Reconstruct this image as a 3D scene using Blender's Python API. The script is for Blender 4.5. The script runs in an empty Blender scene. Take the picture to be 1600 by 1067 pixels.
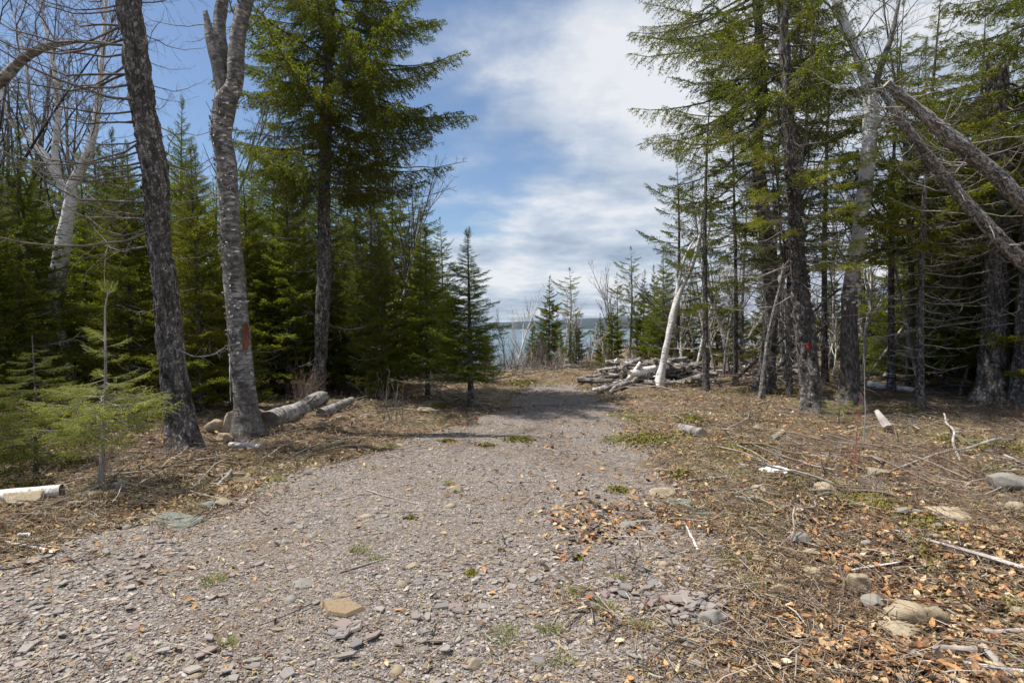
import bpy, math, random
import numpy as np
from mathutils import Vector, Matrix, Euler
R = math.radians
sc = bpy.context.scene
COL = sc.collection
rng = np.random.default_rng(7)
random.seed(7)

# ------------------------------------------------------------------ camera
cam_d = bpy.data.cameras.new('camera'); cam = bpy.data.objects.new('camera', cam_d); COL.objects.link(cam)
cam.location = (0, 0, 1.6)
cam.rotation_euler = (R(90 - 1.64), 0, 0)
cam_d.lens = 20; cam_d.sensor_width = 36; cam_d.clip_start = 0.05; cam_d.clip_end = 60000
sc.camera = cam

# ------------------------------------------------------------------ exposure
sc.view_settings.view_transform = 'Standard'; sc.view_settings.look = 'None'
sc.view_settings.gamma = 1; sc.view_settings.use_curve_mapping = False
sc.view_settings.exposure = 0.45
cy = sc.cycles
cy.max_bounces = 5; cy.diffuse_bounces = 3; cy.glossy_bounces = 2; cy.transmission_bounces = 3
cy.transparent_max_bounces = 4; cy.volume_bounces = 0
cy.use_denoising = True
cy.sample_clamp_indirect = 4
cy.caustics_reflective = False; cy.caustics_refractive = False

# ------------------------------------------------------------------ sun
SUN_EL = R(63); SUN_AZ = R(-88)          # azimuth measured clockwise from +Y
sdir = Vector((math.cos(SUN_EL) * math.sin(SUN_AZ), math.cos(SUN_EL) * math.cos(SUN_AZ), math.sin(SUN_EL)))
ld = bpy.data.lights.new('sun', 'SUN'); ld.energy = 5.0; ld.angle = R(0.53); ld.color = (1, 0.95, 0.87)
sun = bpy.data.objects.new('sun', ld); COL.objects.link(sun)
sun.rotation_euler = sdir.to_track_quat('Z', 'Y').to_euler(); sun.location = (-30, 10, 60)

# ------------------------------------------------------------------ world: Nishita + procedural cloud layer
world = bpy.data.worlds.new('World'); sc.world = world; world.use_nodes = True
wt = world.node_tree; wt.nodes.clear()
def N(t, typ, **kw):
    n = t.nodes.new(typ)
    for k, v in kw.items():
        if k.startswith('i_'):
            key = k[2:]
            key = int(key) if key.isdigit() else key.replace('_', ' ')
            n.inputs[key].default_value = v
        else: setattr(n, k, v)
    return n
def math_(t, op, a, b=None, c=None, clamp=False):
    n = t.nodes.new('ShaderNodeMath'); n.operation = op; n.use_clamp = clamp
    for i, v in enumerate((a, b, c)):
        if v is None: continue
        if isinstance(v, (int, float)): n.inputs[i].default_value = v
        else: t.links.new(v, n.inputs[i])
    return n.outputs[0]
def ramp(t, fac, stops, interp='LINEAR'):
    n = t.nodes.new('ShaderNodeValToRGB'); cr = n.color_ramp; cr.interpolation = interp
    while len(cr.elements) < len(stops): cr.elements.new(0.5)
    for e, (p, c) in zip(cr.elements, stops):
        e.position = p; e.color = (*c, 1) if len(c) == 3 else c
    if fac is not None: t.links.new(fac, n.inputs[0])
    return n
def mixc(t, fac, a, b, mode='MIX'):
    n = t.nodes.new('ShaderNodeMix'); n.data_type = 'RGBA'; n.blend_type = mode
    for s, v in ((n.inputs[0], fac), (n.inputs[6], a), (n.inputs[7], b)):
        if hasattr(v, 'is_output') or hasattr(v, 'links'): t.links.new(v, s)
        elif isinstance(v, (int, float)): s.default_value = v
        else: s.default_value = (*v, 1) if len(v) == 3 else v
    return n.outputs[2]
G = lambda v: (v, v, v)
sky = N(wt, 'ShaderNodeTexSky', sky_type='NISHITA', sun_disc=False, sun_elevation=SUN_EL, sun_rotation=SUN_AZ, air_density=1.0, dust_density=1.0, ozone_density=1.6)
tc = N(wt, 'ShaderNodeTexCoord')
sep = N(wt, 'ShaderNodeSeparateXYZ'); wt.links.new(tc.outputs['Generated'], sep.inputs[0])
zz = math_(wt, 'ADD', math_(wt, 'MAXIMUM', sep.outputs[2], 0.0), 0.16)
px = math_(wt, 'DIVIDE', sep.outputs[0], zz); py = math_(wt, 'DIVIDE', sep.outputs[1], zz)
comb = N(wt, 'ShaderNodeCombineXYZ'); wt.links.new(px, comb.inputs[0]); wt.links.new(py, comb.inputs[1])
mp = N(wt, 'ShaderNodeMapping'); mp.inputs['Location'].default_value = (3.3, 2.2, 0.0); mp.inputs['Scale'].default_value = (0.62, 0.62, 1)
wt.links.new(comb.outputs[0], mp.inputs[0])
n1 = N(wt, 'ShaderNodeTexNoise', i_Scale=0.95, i_Detail=7.0, i_Roughness=0.54, i_Distortion=0.05); wt.links.new(mp.outputs[0], n1.inputs['Vector'])
n2 = N(wt, 'ShaderNodeTexNoise', i_Scale=2.0, i_Detail=8.0, i_Roughness=0.6, i_Distortion=0.05); wt.links.new(mp.outputs[0], n2.inputs['Vector'])
cl = math_(wt, 'ADD', math_(wt, 'MULTIPLY', n1.outputs[0], 1.0), math_(wt, 'MULTIPLY', n2.outputs[0], 0.24))
cl = math_(wt, 'ADD', cl, math_(wt, 'MULTIPLY', sep.outputs[0], 0.30))
cl = math_(wt, 'ADD', cl, math_(wt, 'MULTIPLY', math_(wt, 'MAXIMUM', math_(wt, 'SUBTRACT', 0.16, sep.outputs[2]), 0.0), 0.9))
mr = N(wt, 'ShaderNodeMapRange', interpolation_type='SMOOTHSTEP'); mr.inputs[1].default_value = 0.515; mr.inputs[2].default_value = 0.67
wt.links.new(cl, mr.inputs[0])
shade = ramp(wt, n2.outputs[0], [(0.34, (0.42, 0.51, 0.66)), (0.48, (0.68, 0.77, 0.90)), (0.60, (1.02, 1.04, 1.08))])
bg1 = N(wt, 'ShaderNodeBackground', i_Strength=0.095); wt.links.new(mixc(wt, 1.0, sky.outputs[0], (0.90, 0.97, 1.05), 'MULTIPLY'), bg1.inputs[0])
bg2 = N(wt, 'ShaderNodeBackground', i_Strength=0.62); wt.links.new(shade.outputs[0], bg2.inputs[0])
mx = N(wt, 'ShaderNodeMixShader'); wt.links.new(math_(wt, 'MULTIPLY', mr.outputs[0], 0.93), mx.inputs[0])
wt.links.new(bg1.outputs[0], mx.inputs[1]); wt.links.new(bg2.outputs[0], mx.inputs[2])
wo = N(wt, 'ShaderNodeOutputWorld'); wt.links.new(mx.outputs[0], wo.inputs[0])
world.cycles.sampling_method = 'MANUAL'; world.cycles.sample_map_resolution = 512

# ------------------------------------------------------------------ materials
def newmat(name):
    m = bpy.data.materials.new(name); m.use_nodes = True; t = m.node_tree; t.nodes.clear()
    o = N(t, 'ShaderNodeOutputMaterial'); b = N(t, 'ShaderNodeBsdfPrincipled'); t.links.new(b.outputs[0], o.inputs[0])
    b.inputs['Specular IOR Level'].default_value = 0.3
    return m, t, b, o
def coord(t, kind='Object', scale=(1, 1, 1)):
    c = N(t, 'ShaderNodeTexCoord'); m = N(t, 'ShaderNodeMapping'); m.inputs['Scale'].default_value = scale
    t.links.new(c.outputs[kind], m.inputs[0]); return m.outputs[0]
def noise(t, vec, scale, detail=4, rough=0.55, dist=0):
    n = N(t, 'ShaderNodeTexNoise', i_Scale=scale, i_Detail=detail, i_Roughness=rough, i_Distortion=dist); t.links.new(vec, n.inputs['Vector']); return n.outputs[0]
def bump(t, b, h, strength, dist):
    n = N(t, 'ShaderNodeBump', i_Strength=strength, i_Distance=dist); t.links.new(h, n.inputs['Height']); t.links.new(n.outputs[0], b.inputs['Normal']); return n

def mat_foliage(name, dark, mid, tip, trans=0.5):
    m, t, b, o = newmat(name)
    g = N(t, 'ShaderNodeNewGeometry'); c = coord(t, 'Object')
    n = noise(t, c, 1.6, 3)
    f = math_(t, 'ADD', math_(t, 'MULTIPLY', g.outputs['Random Per Island'], 0.55), math_(t, 'MULTIPLY', n, 0.62))
    oi = N(t, 'ShaderNodeObjectInfo'); f = math_(t, 'ADD', f, math_(t, 'MULTIPLY', math_(t, 'SUBTRACT', oi.outputs['Random'], 0.5), 0.18))
    cr = ramp(t, f, [(0.25, dark), (0.55, mid), (0.86, tip), (0.97, (tip[0] * 1.5, tip[1] * 0.95, tip[2] * 1.0))])
    t.links.new(cr.outputs[0], b.inputs['Base Color']); b.inputs['Roughness'].default_value = 0.65; b.inputs['Specular IOR Level'].default_value = 0.12
    tr = N(t, 'ShaderNodeBsdfTranslucent'); t.links.new(mixc(t, 1.0, cr.outputs[0], (1.3, 1.5, 0.6), 'MULTIPLY'), tr.inputs[0])
    ms = N(t, 'ShaderNodeMixShader', i_0=trans); t.links.new(b.outputs[0], ms.inputs[1]); t.links.new(tr.outputs[0], ms.inputs[2]); t.links.new(ms.outputs[0], o.inputs[0])
    return m
M = {}
M['spruce'] = mat_foliage('spruce_needles', (0.05, 0.064, 0.010), (0.115, 0.132, 0.016), (0.21, 0.205, 0.025))
M['fir'] = mat_foliage('fir_needles', (0.06, 0.082, 0.010), (0.15, 0.175, 0.020), (0.29, 0.29, 0.03), 0.5)
M['yellow_fir'] = mat_foliage('yellow_green_needles', (0.11, 0.135, 0.014), (0.25, 0.27, 0.028), (0.40, 0.38, 0.04), 0.45)

def mat_bark_spruce(name, dark=(0.045, 0.038, 0.034), mid=(0.10, 0.09, 0.08), pale=(0.33, 0.315, 0.30), lich=0.58):
    m, t, b, o = newmat(name)
    uv = coord(t, 'UV', (42, 19, 1)); uv1 = coord(t, 'UV')
    nz = math_(t, 'ADD', math_(t, 'MULTIPLY', noise(t, coord(t, 'UV', (34, 13, 1)), 1.0, 5, 0.7, 0.8), 0.6), math_(t, 'MULTIPLY', noise(t, uv1, 55, 3, 0.6), 0.4))
    va = N(t, 'ShaderNodeVectorMath', operation='ADD'); sc_ = N(t, 'ShaderNodeVectorMath', operation='SCALE', i_Scale=2.6)
    ncol = N(t, 'ShaderNodeTexNoise', i_Scale=9.0, i_Detail=3.0); t.links.new(uv1, ncol.inputs['Vector'])
    t.links.new(ncol.outputs[1], sc_.inputs[0]); t.links.new(uv, va.inputs[0]); t.links.new(sc_.outputs[0], va.inputs[1])
    v = N(t, 'ShaderNodeTexVoronoi', feature='DISTANCE_TO_EDGE', i_Scale=1.0, i_Randomness=0.95); t.links.new(va.outputs[0], v.inputs['Vector'])
    v2 = N(t, 'ShaderNodeTexVoronoi', feature='F1', i_Scale=1.0, i_Randomness=0.95); t.links.new(va.outputs[0], v2.inputs['Vector'])
    e = ramp(t, v.outputs[0], [(0.0, G(0.25)), (0.2, G(1))])
    cellr = N(t, 'ShaderNodeSeparateColor'); t.links.new(v2.outputs['Color'], cellr.inputs[0])
    f = math_(t, 'ADD', math_(t, 'MULTIPLY', cellr.outputs[0], 0.2), math_(t, 'MULTIPLY', nz, 0.95))
    c1 = ramp(t, f, [(0.40, dark), (0.54, mid), (lich + 0.03, tuple(x * 1.7 for x in mid)), (lich + 0.10, pale)])
    big = noise(t, uv1, 2.3, 3)
    fur = noise(t, coord(t, 'UV', (18, 3.2, 1)), 1.0, 5, 0.65, 0.7)
    fr_ = ramp(t, fur, [(0.36, G(0.28)), (0.5, G(1)), (0.62, G(1.35))])
    c2 = mixc(t, ramp(t, e.outputs[0], [(0, G(0)), (1, G(1))]).outputs[0], dark, c1.outputs[0])
    c3 = mixc(t, ramp(t, big, [(0.45, G(0)), (0.7, G(0.6))]).outputs[0], c2, mixc(t, 1.0, c2, (1.5, 1.5, 1.55), 'MULTIPLY'))
    t.links.new(mixc(t, 1.0, c3, fr_.outputs[0], 'MULTIPLY'), b.inputs['Base Color']); b.inputs['Roughness'].default_value = 0.9
    hh = math_(t, 'ADD', math_(t, 'MULTIPLY', fur, 2.5), math_(t, 'ADD', math_(t, 'MULTIPLY', cellr.outputs[0], 0.25), math_(t, 'MULTIPLY', nz, 1.6)))
    bump(t, b, hh, 1.0, 0.018)
    return m
def mat_bark_birch(name, pale, mid, dark, white=0.5, peel=(0.30, 0.15, 0.09), low=None):
    m, t, b, o = newmat(name)
    uv1 = coord(t, 'UV'); uvh = coord(t, 'UV', (12, 70, 1)); uvm = coord(t, 'UV', (9, 20, 1))
    lines = noise(t, uvh, 1.0, 3, 0.6); patch = noise(t, uvm, 1.0, 4, 0.65, 0.6); big = noise(t, uv1, 2.6, 3, 0.6); fine = noise(t, coord(t, 'UV', (70, 110, 1)), 1.0, 3, 0.6)
    base = ramp(t, math_(t, 'ADD', math_(t, 'MULTIPLY', patch, 0.55), math_(t, 'ADD', math_(t, 'MULTIPLY', big, 0.3), math_(t, 'MULTIPLY', fine, 0.25))), [(0.42, dark), (white, mid), (white + 0.1, pale)])
    c = mixc(t, ramp(t, lines, [(0.57, G(0)), (0.63, G(0.6))]).outputs[0], base.outputs[0], tuple(x * 0.45 for x in mid))
    lv = N(t, 'ShaderNodeTexVoronoi', feature='F1', i_Scale=1.0); t.links.new(coord(t, 'UV', (6, 16, 1)), lv.inputs['Vector'])
    c = mixc(t, ramp(t, lv.outputs[0], [(0.10, G(1)), (0.22, G(0))]).outputs[0], c, (0.035, 0.03, 0.028))
    c = mixc(t, ramp(t, noise(t, coord(t, 'UV', (7, 3, 1)), 1.0, 4, 0.7, 1.0), [(0.68, G(0)), (0.74, G(0.8))]).outputs[0], c, peel)
    if low:
        su = N(t, 'ShaderNodeSeparateXYZ'); t.links.new(uv1, su.inputs[0])
        hf = math_(t, 'ADD', su.outputs[1], math_(t, 'MULTIPLY', noise(t, coord(t, 'UV', (6, 2, 1)), 1.0, 4, 0.7), 3.0))
        lowc = ramp(t, noise(t, coord(t, 'UV', (28, 8, 1)), 1.0, 5, 0.7, 0.6), [(0.38, (0.03, 0.026, 0.024)), (0.52, (0.11, 0.095, 0.085)), (0.68, (0.27, 0.25, 0.235))])
        c = mixc(t, ramp(t, math_(t, 'DIVIDE', hf, 10.0), [((low + 1.2) / 10, G(0)), ((low + 2.1) / 10, G(1))]).outputs[0], lowc.outputs[0], c)
    t.links.new(c, b.inputs['Base Color']); b.inputs['Roughness'].default_value = 0.8
    bump(t, b, math_(t, 'ADD', math_(t, 'MULTIPLY', lines, -0.5), math_(t, 'MULTIPLY', patch, 1.4)), 1.0, 0.010)
    return m
M['bark'] = mat_bark_spruce('spruce_bark')
M['bark_grey'] = mat_bark_spruce('grey_spruce_bark', (0.05, 0.044, 0.04), (0.16, 0.145, 0.13), (0.42, 0.4, 0.38), 0.5)
M['birch_grey'] = mat_bark_birch('grey_birch_bark', (0.42, 0.405, 0.385), (0.15, 0.14, 0.13), (0.055, 0.05, 0.047), 0.55, low=0.3)
M['birch_shaded_low'] = mat_bark_birch('shaded_foot_birch_bark', (0.78, 0.76, 0.73), (0.50, 0.47, 0.44), (0.11, 0.095, 0.085), 0.46, low=2.6)  # dark furrowed foot also paints in trunk shade; upper bark paled as sunlit
M['birch'] = mat_bark_birch('white_birch_bark', (0.74, 0.71, 0.68), (0.52, 0.49, 0.46), (0.13, 0.11, 0.10), 0.46)
M['log_birch'] = mat_bark_birch('log_birch_bark', (0.42, 0.40, 0.38), (0.18, 0.165, 0.15), (0.05, 0.042, 0.038), 0.525)

def mat_simple(name, cols, scale=8, rough=0.85, kind='Object', bs=0.5, bd=0.01, island=0.0, stretch=(1, 1, 1), objrand=0.0):
    m, t, b, o = newmat(name); c = coord(t, kind, stretch)
    n = noise(t, c, scale, 5, 0.62)
    f = n
    if island:
        g = N(t, 'ShaderNodeNewGeometry'); f = math_(t, 'ADD', math_(t, 'MULTIPLY', n, 1 - island), math_(t, 'MULTIPLY', g.outputs['Random Per Island'], island))
    if objrand:
        oi = N(t, 'ShaderNodeObjectInfo'); f = math_(t, 'ADD', math_(t, 'MULTIPLY', f, 1 - objrand), math_(t, 'MULTIPLY', oi.outputs['Random'], objrand))
    lo, hi = (0.3, 0.7) if not (island or objrand) else (0.12, 0.88)
    k = len(cols)
    cr = ramp(t, f, [(lo + (hi - lo) * i / (k - 1), cc) for i, cc in enumerate(cols)])
    t.links.new(cr.outputs[0], b.inputs['Base Color']); b.inputs['Roughness'].default_value = rough
    if bs: bump(t, b, noise(t, c, scale * 3, 5, 0.65), bs, bd)
    return m
M['twig_dark'] = mat_simple('dark_twig', [(0.06, 0.048, 0.04), (0.13, 0.11, 0.095), (0.22, 0.2, 0.18)], 6, bs=0)
M['twig_grey'] = mat_simple('grey_twig', [(0.14, 0.12, 0.11), (0.28, 0.26, 0.24), (0.46, 0.43, 0.4)], 6, bs=0)
M['twig_red'] = mat_simple('reddish_twig', [(0.10, 0.055, 0.04), (0.2, 0.12, 0.09), (0.3, 0.24, 0.2)], 6, bs=0)
M['wood'] = mat_simple('weathered_wood', [(0.16, 0.135, 0.12), (0.34, 0.30, 0.27), (0.55, 0.51, 0.47)], 5, stretch=(1, 1, 1), bs=0.6, bd=0.004)
M['cutwood'] = mat_simple('cut_wood', [(0.16, 0.125, 0.09), (0.30, 0.24, 0.17), (0.42, 0.35, 0.26)], 14, bs=0.3, bd=0.004)
M['rock_tan'] = mat_simple('tan_stone', [(0.15, 0.12, 0.08), (0.31, 0.25, 0.16), (0.42, 0.34, 0.235), (0.30, 0.28, 0.23)], 5, bs=0.8, bd=0.01, objrand=0.25)
M['rock_grey'] = mat_simple('grey_stone', [(0.14, 0.125, 0.105), (0.25, 0.23, 0.20), (0.34, 0.31, 0.265)], 8, bs=0.7, bd=0.008, objrand=0.25)
M['rock_teal'] = mat_simple('greenish_slate', [(0.09, 0.10, 0.088), (0.15, 0.165, 0.14), (0.22, 0.225, 0.185)], 7, bs=0.6, bd=0.006)
M['rock_brown'] = mat_simple('brown_slate', [(0.17, 0.11, 0.065), (0.26, 0.185, 0.11), (0.22, 0.20, 0.165)], 6, bs=0.6, bd=0.006)
SL = [(0.088, 0.077, 0.072), (0.202, 0.172, 0.15), (0.27, 0.242, 0.22), (0.235, 0.173, 0.156), (0.305, 0.268, 0.238), (0.17, 0.158, 0.156), (0.47, 0.415, 0.365), (0.22, 0.165, 0.115)]
M['chips'] = mat_simple('slate_chips', SL, 3, 0.75, island=0.85, bs=0.35, bd=0.004)
M['slate'] = mat_simple('slate_pieces', SL[1:6], 3, 0.7, objrand=0.8, bs=0.5, bd=0.004)
LF = [(0.06, 0.035, 0.022), (0.18, 0.10, 0.05), (0.34, 0.19, 0.085), (0.47, 0.235, 0.08), (0.42, 0.29, 0.15), (0.62, 0.48, 0.30), (0.32, 0.115, 0.035), (0.11, 0.07, 0.042)]
M['leaves'] = mat_simple('fallen_leaves', LF, 5, 0.6, island=0.9, bs=0)
M['leaf_single'] = mat_simple('fallen_leaf', LF, 5, 0.6, objrand=0.9, bs=0)
M['litter_twigs'] = mat_simple('litter_twigs', [(0.05, 0.036, 0.027), (0.11, 0.083, 0.062), (0.19, 0.155, 0.12), (0.27, 0.23, 0.185), (0.42, 0.38, 0.33)], 5, island=0.9, bs=0)
M['straw'] = mat_simple('dry_stems', [(0.15, 0.12, 0.065), (0.28, 0.235, 0.13), (0.44, 0.38, 0.22), (0.22, 0.17, 0.11)], 5, island=0.9, bs=0)
M['needles_litter'] = mat_simple('needle_litter', [(0.07, 0.038, 0.022), (0.17, 0.095, 0.05), (0.29, 0.175, 0.085), (0.36, 0.27, 0.145)], 5, island=0.9, bs=0)
M['grass'] = mat_simple('green_grass', [(0.09, 0.13, 0.02), (0.18, 0.23, 0.04), (0.32, 0.32, 0.1), (0.45, 0.4, 0.2)], 5, island=0.9, bs=0)
M['moss'] = mat_simple('moss', [(0.07, 0.075, 0.012), (0.16, 0.145, 0.022), (0.26, 0.21, 0.045)], 18, island=0.5, bs=0)
M['paint'] = mat_simple('red_paint', [(0.06, 0.03, 0.025), (0.28, 0.03, 0.025), (0.45, 0.05, 0.04)], 30, bs=0)
M['plastic'] = mat_simple('white_plastic', [(0.75, 0.75, 0.78), (0.85, 0.85, 0.87)], 10, 0.4, bs=0)
M['red_wood'] = mat_simple('rotten_red_wood', [(0.06, 0.015, 0.01), (0.15, 0.045, 0.025), (0.26, 0.12, 0.065)], 12, bs=0.8, bd=0.01, stretch=(1, 1, 0.2))
M['red_stem'] = mat_simple('red_stem', [(0.25, 0.05, 0.04), (0.4, 0.11, 0.08)], 12, bs=0)

def mat_ground():
    m, t, b, o = newmat('forest_floor'); c = coord(t, 'Object')
    a = noise(t, c, 0.55, 5, 0.6); d = noise(t, c, 9, 6, 0.7); e = noise(t, c, 45, 4, 0.7)
    f = math_(t, 'ADD', math_(t, 'MULTIPLY', d, 0.55), math_(t, 'MULTIPLY', e, 0.45))
    c1 = ramp(t, f, [(0.34, (0.045, 0.032, 0.022)), (0.46, (0.13, 0.092, 0.062)), (0.56, (0.24, 0.17, 0.11)), (0.68, (0.37, 0.29, 0.19))])
    c2 = ramp(t, f, [(0.34, (0.05, 0.048, 0.02)), (0.5, (0.17, 0.155, 0.06)), (0.66, (0.33, 0.285, 0.13))])
    cc = mixc(t, ramp(t, a, [(0.48, G(0)), (0.62, G(0.8))]).outputs[0], c1.outputs[0], c2.outputs[0])
    cc = mixc(t, ramp(t, noise(t, c, 0.35, 3, 0.5), [(0.55, G(0)), (0.66, G(0.5))]).outputs[0], cc, (0.17, 0.085, 0.045))
    t.links.new(cc, b.inputs['Base Color']); b.inputs['Roughness'].default_value = 0.95
    bump(t, b, f, 1.0, 0.06)
    return m
def mat_path():
    m, t, b, o = newmat('gravel'); c = coord(t, 'Object')
    v = N(t, 'ShaderNodeTexVoronoi', feature='F1', i_Scale=62.0); t.links.new(c, v.inputs['Vector'])
    v2 = N(t, 'ShaderNodeTexVoronoi', feature='DISTANCE_TO_EDGE', i_Scale=62.0); t.links.new(c, v2.inputs['Vector'])
    s = N(t, 'ShaderNodeSeparateColor'); t.links.new(v.outputs['Color'], s.inputs[0])
    k = len(SL); cr = ramp(t, s.outputs[0], [(0.05 + 0.9 * i / (k - 1), cc) for i, cc in enumerate(SL)])
    c1 = mixc(t, ramp(t, v2.outputs[0], [(0.0, G(0.75)), (0.12, G(0))]).outputs[0], cr.outputs[0], (0.06, 0.048, 0.036))
    c2 = mixc(t, ramp(t, noise(t, c, 0.9, 5, 0.65), [(0.5, G(0)), (0.68, G(0.55))]).outputs[0], c1, (0.16, 0.11, 0.07))
    t.links.new(c2, b.inputs['Base Color']); b.inputs['Roughness'].default_value = 0.9
    bump(t, b, math_(t, 'ADD', v2.outputs[0], math_(t, 'MULTIPLY', s.outputs[1], 0.5)), 0.9, 0.015)
    return m
M['ground'] = mat_ground(); M['path'] = mat_path()
def mat_sea():
    m, t, b, o = newmat('sea_water'); c = coord(t, 'Object', (0.3, 1, 1))
    n = noise(t, c, 0.004, 4, 0.6)
    cr = ramp(t, n, [(0.4, (0.085, 0.125, 0.15)), (0.6, (0.12, 0.165, 0.19))]); t.links.new(cr.outputs[0], b.inputs['Base Color'])
    b.inputs['Roughness'].default_value = 0.5; b.inputs['Specular IOR Level'].default_value = 0.22
    bump(t, b, noise(t, c, 0.08, 5, 0.6), 0.6, 1.5)
    return m
M['sea'] = mat_sea()
M['far'] = mat_simple('far_wooded_land', [(0.012, 0.018, 0.014), (0.022, 0.030, 0.022), (0.04, 0.045, 0.032)], 0.004, bs=0)

# ------------------------------------------------------------------ numpy noise
def vnoise(p, seed=0):
    p = np.asarray(p, float); i = np.floor(p).astype(np.int64); f = p - i; f = f * f * (3 - 2 * f)
    def h(ix, iy, iz):
        n = (ix * 374761393 + iy * 668265263 + iz * 2147483647 + seed * 974711) & 0xffffffff
        n = ((n ^ (n >> 13)) * 1274126177) & 0xffffffff
        return ((n ^ (n >> 16)) & 0xffff) / 65535.0
    r = 0
    for dx in (0, 1):
        for dy in (0, 1):
            for dz in (0, 1):
                w = (f[..., 0] if dx else 1 - f[..., 0]) * (f[..., 1] if dy else 1 - f[..., 1]) * (f[..., 2] if dz else 1 - f[..., 2])
                r = r + w * h(i[..., 0] + dx, i[..., 1] + dy, i[..., 2] + dz)
    return r
def fbm(p, oct=4, seed=0):
    s = 0; a = 0.5; p = np.asarray(p, float)
    for k in range(oct): s = s + a * (vnoise(p, seed + k) - 0.5); p = p * 2.03; a *= 0.5
    return s * 2
def sstep(a, b, x): t = np.clip((x - a) / (b - a), 0, 1); return t * t * (3 - 2 * t)

# ------------------------------------------------------------------ terrain
EL = np.array([(-60, -14), (0, -7), (2.5, -4.6), (3.8, -3.4), (4.56, -2.9), (5.64, -2.45), (7.4, -1.65), (8.8, -1.0), (10.8, -0.15), (13.3, 0.1), (15, 0.4)])
ER = np.array([(-60, 1.0), (0, 1.0), (2.54, 1.14), (3.2, 1.27), (4.16, 1.38), (5.64, 1.7), (7.4, 1.85), (8.8, 1.9), (10.8, 1.9), (13.3, 2.0), (15, 1.6)])
def road_depth(x, y):   # >0 inside path, metres from the edge
    l = np.interp(y, EL[:, 0], EL[:, 1]); r = np.interp(y, ER[:, 0], ER[:, 1])
    w = 0.75 * fbm(np.stack([x * 1.5, y * 1.5, 0 * x + 3.3], -1), 4, 5) * np.where(x > 0, 1.0, 0.6)
    return np.minimum(np.minimum(x - l, r - x), (14.6 - y) * 0.5) + w
def sp(v): return np.where(v > 20, v, np.log1p(np.exp(np.minimum(v, 20))))
def height(x, y):
    x = np.asarray(x, float); y = np.asarray(y, float)
    side = 1 - 0.85 * sstep(5, 15, x)
    h = -0.105 * sp((y - 20) / 1.5) * 1.5 * side - 0.13 * sp((y - 90) / 8) * 8
    rd = road_depth(x, y)
    off = 1 - sstep(-0.8, 0.3, rd)
    q = np.stack([x, y, 0 * x], -1)
    near = 1 / (1 + (np.hypot(x, y) / 60) ** 2)
    h = h + off * (0.05 + 0.17 * fbm(q * 0.5, 3, 11) + 0.12 * fbm(q * 1.9, 4, 21)) * np.maximum(near, 0.3)
    h = h + 0.03 * fbm(q * 1.2, 3, 31) * (1 - off) * near + fbm(q * 0.02, 3, 41) * 5 * sstep(50, 200, np.hypot(x, y))
    return h
def H(x, y): return float(height(np.array([x]), np.array([y]))[0])

F = 889.0
def PX(px, d): return (px - 800) / F * d
def W(px, py, d): return np.array([PX(px, d), d, 1.6 - (py - 508) / F * d])
def GD(py): return 1.6 * F / (py - 508)     # ground distance of an image row on the level part

# ------------------------------------------------------------------ mesh buffer
class MB:
    def __init__(s): s.v = []; s.f = []; s.m = []; s.uv = []; s.n = 0; s.sm = []
    def add(s, V, Fc, mat=0, uv=None, smooth=True):
        V = np.asarray(V, np.float32).reshape(-1, 3); Fc = np.asarray(Fc, np.int64)
        if len(V) == 0 or len(Fc) == 0: return s
        s.v.append(V); s.f.append(Fc + s.n); s.m.append(np.full(len(Fc), mat, np.int32)); s.sm.append(np.full(len(Fc), smooth, bool))
        s.uv.append(np.zeros((len(V), 2), np.float32) if uv is None else np.asarray(uv, np.float32).reshape(-1, 2)); s.n += len(V)
        return s
    def mesh(s, name, mats):
        me = bpy.data.meshes.new(name)
        V = np.concatenate(s.v); me.vertices.add(len(V)); me.vertices.foreach_set('co', V.ravel())
        loops = np.concatenate([f.ravel() for f in s.f]); tot = np.concatenate([np.full(len(f), f.shape[1]) for f in s.f])
        st = np.concatenate([[0], np.cumsum(tot)[:-1]])
        me.loops.add(len(loops)); me.loops.foreach_set('vertex_index', loops.astype(np.int32))
        me.polygons.add(len(tot)); me.polygons.foreach_set('loop_start', st.astype(np.int32))
        me.polygons.foreach_set('material_index', np.concatenate(s.m)); me.polygons.foreach_set('use_smooth', np.concatenate(s.sm))
        if any(u.any() for u in s.uv):
            ul = me.uv_layers.new(name='UVMap'); ul.data.foreach_set('uv', np.concatenate(s.uv)[loops].ravel())
        for m in mats: me.materials.append(M[m] if isinstance(m, str) else m)
        me.update(calc_edges=True)
        return me
    def build(s, name, mats, parent=None):
        return link(name, s.mesh(name, mats), parent)
def link(name, me, parent=None):
    o = bpy.data.objects.new(name, me); COL.objects.link(o)
    if parent is not None: o.parent = parent
    return o
def tag(o, label=None, cat=None, group=None, kind=None):
    if label: o['label'] = label
    if cat: o['category'] = cat
    if group: o['group'] = group
    if kind: o['kind'] = kind
    return o
def thing(name, label, cat, loc=(0, 0, 0), group=None, rz=0):
    o = bpy.data.objects.new(name, None); COL.objects.link(o); o.location = loc; o.rotation_euler = (0, 0, rz); o.empty_display_size = 0.2
    return tag(o, label, cat, group)
def copy_tree(o, loc, rz=0, s=1.0, label=None, group=None, tilt=(0, 0)):
    r = o.copy(); COL.objects.link(r); r.location = loc; r.rotation_euler = (tilt[0], tilt[1], rz); r.scale = (s, s, s) if not hasattr(s, '__len__') else s
    if label: r['label'] = label
    if group: r['group'] = group
    for ch in CHILD.get(o.name, []):
        c = ch.copy(); COL.objects.link(c); c.parent = r
    return r
CHILD = {}

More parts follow.
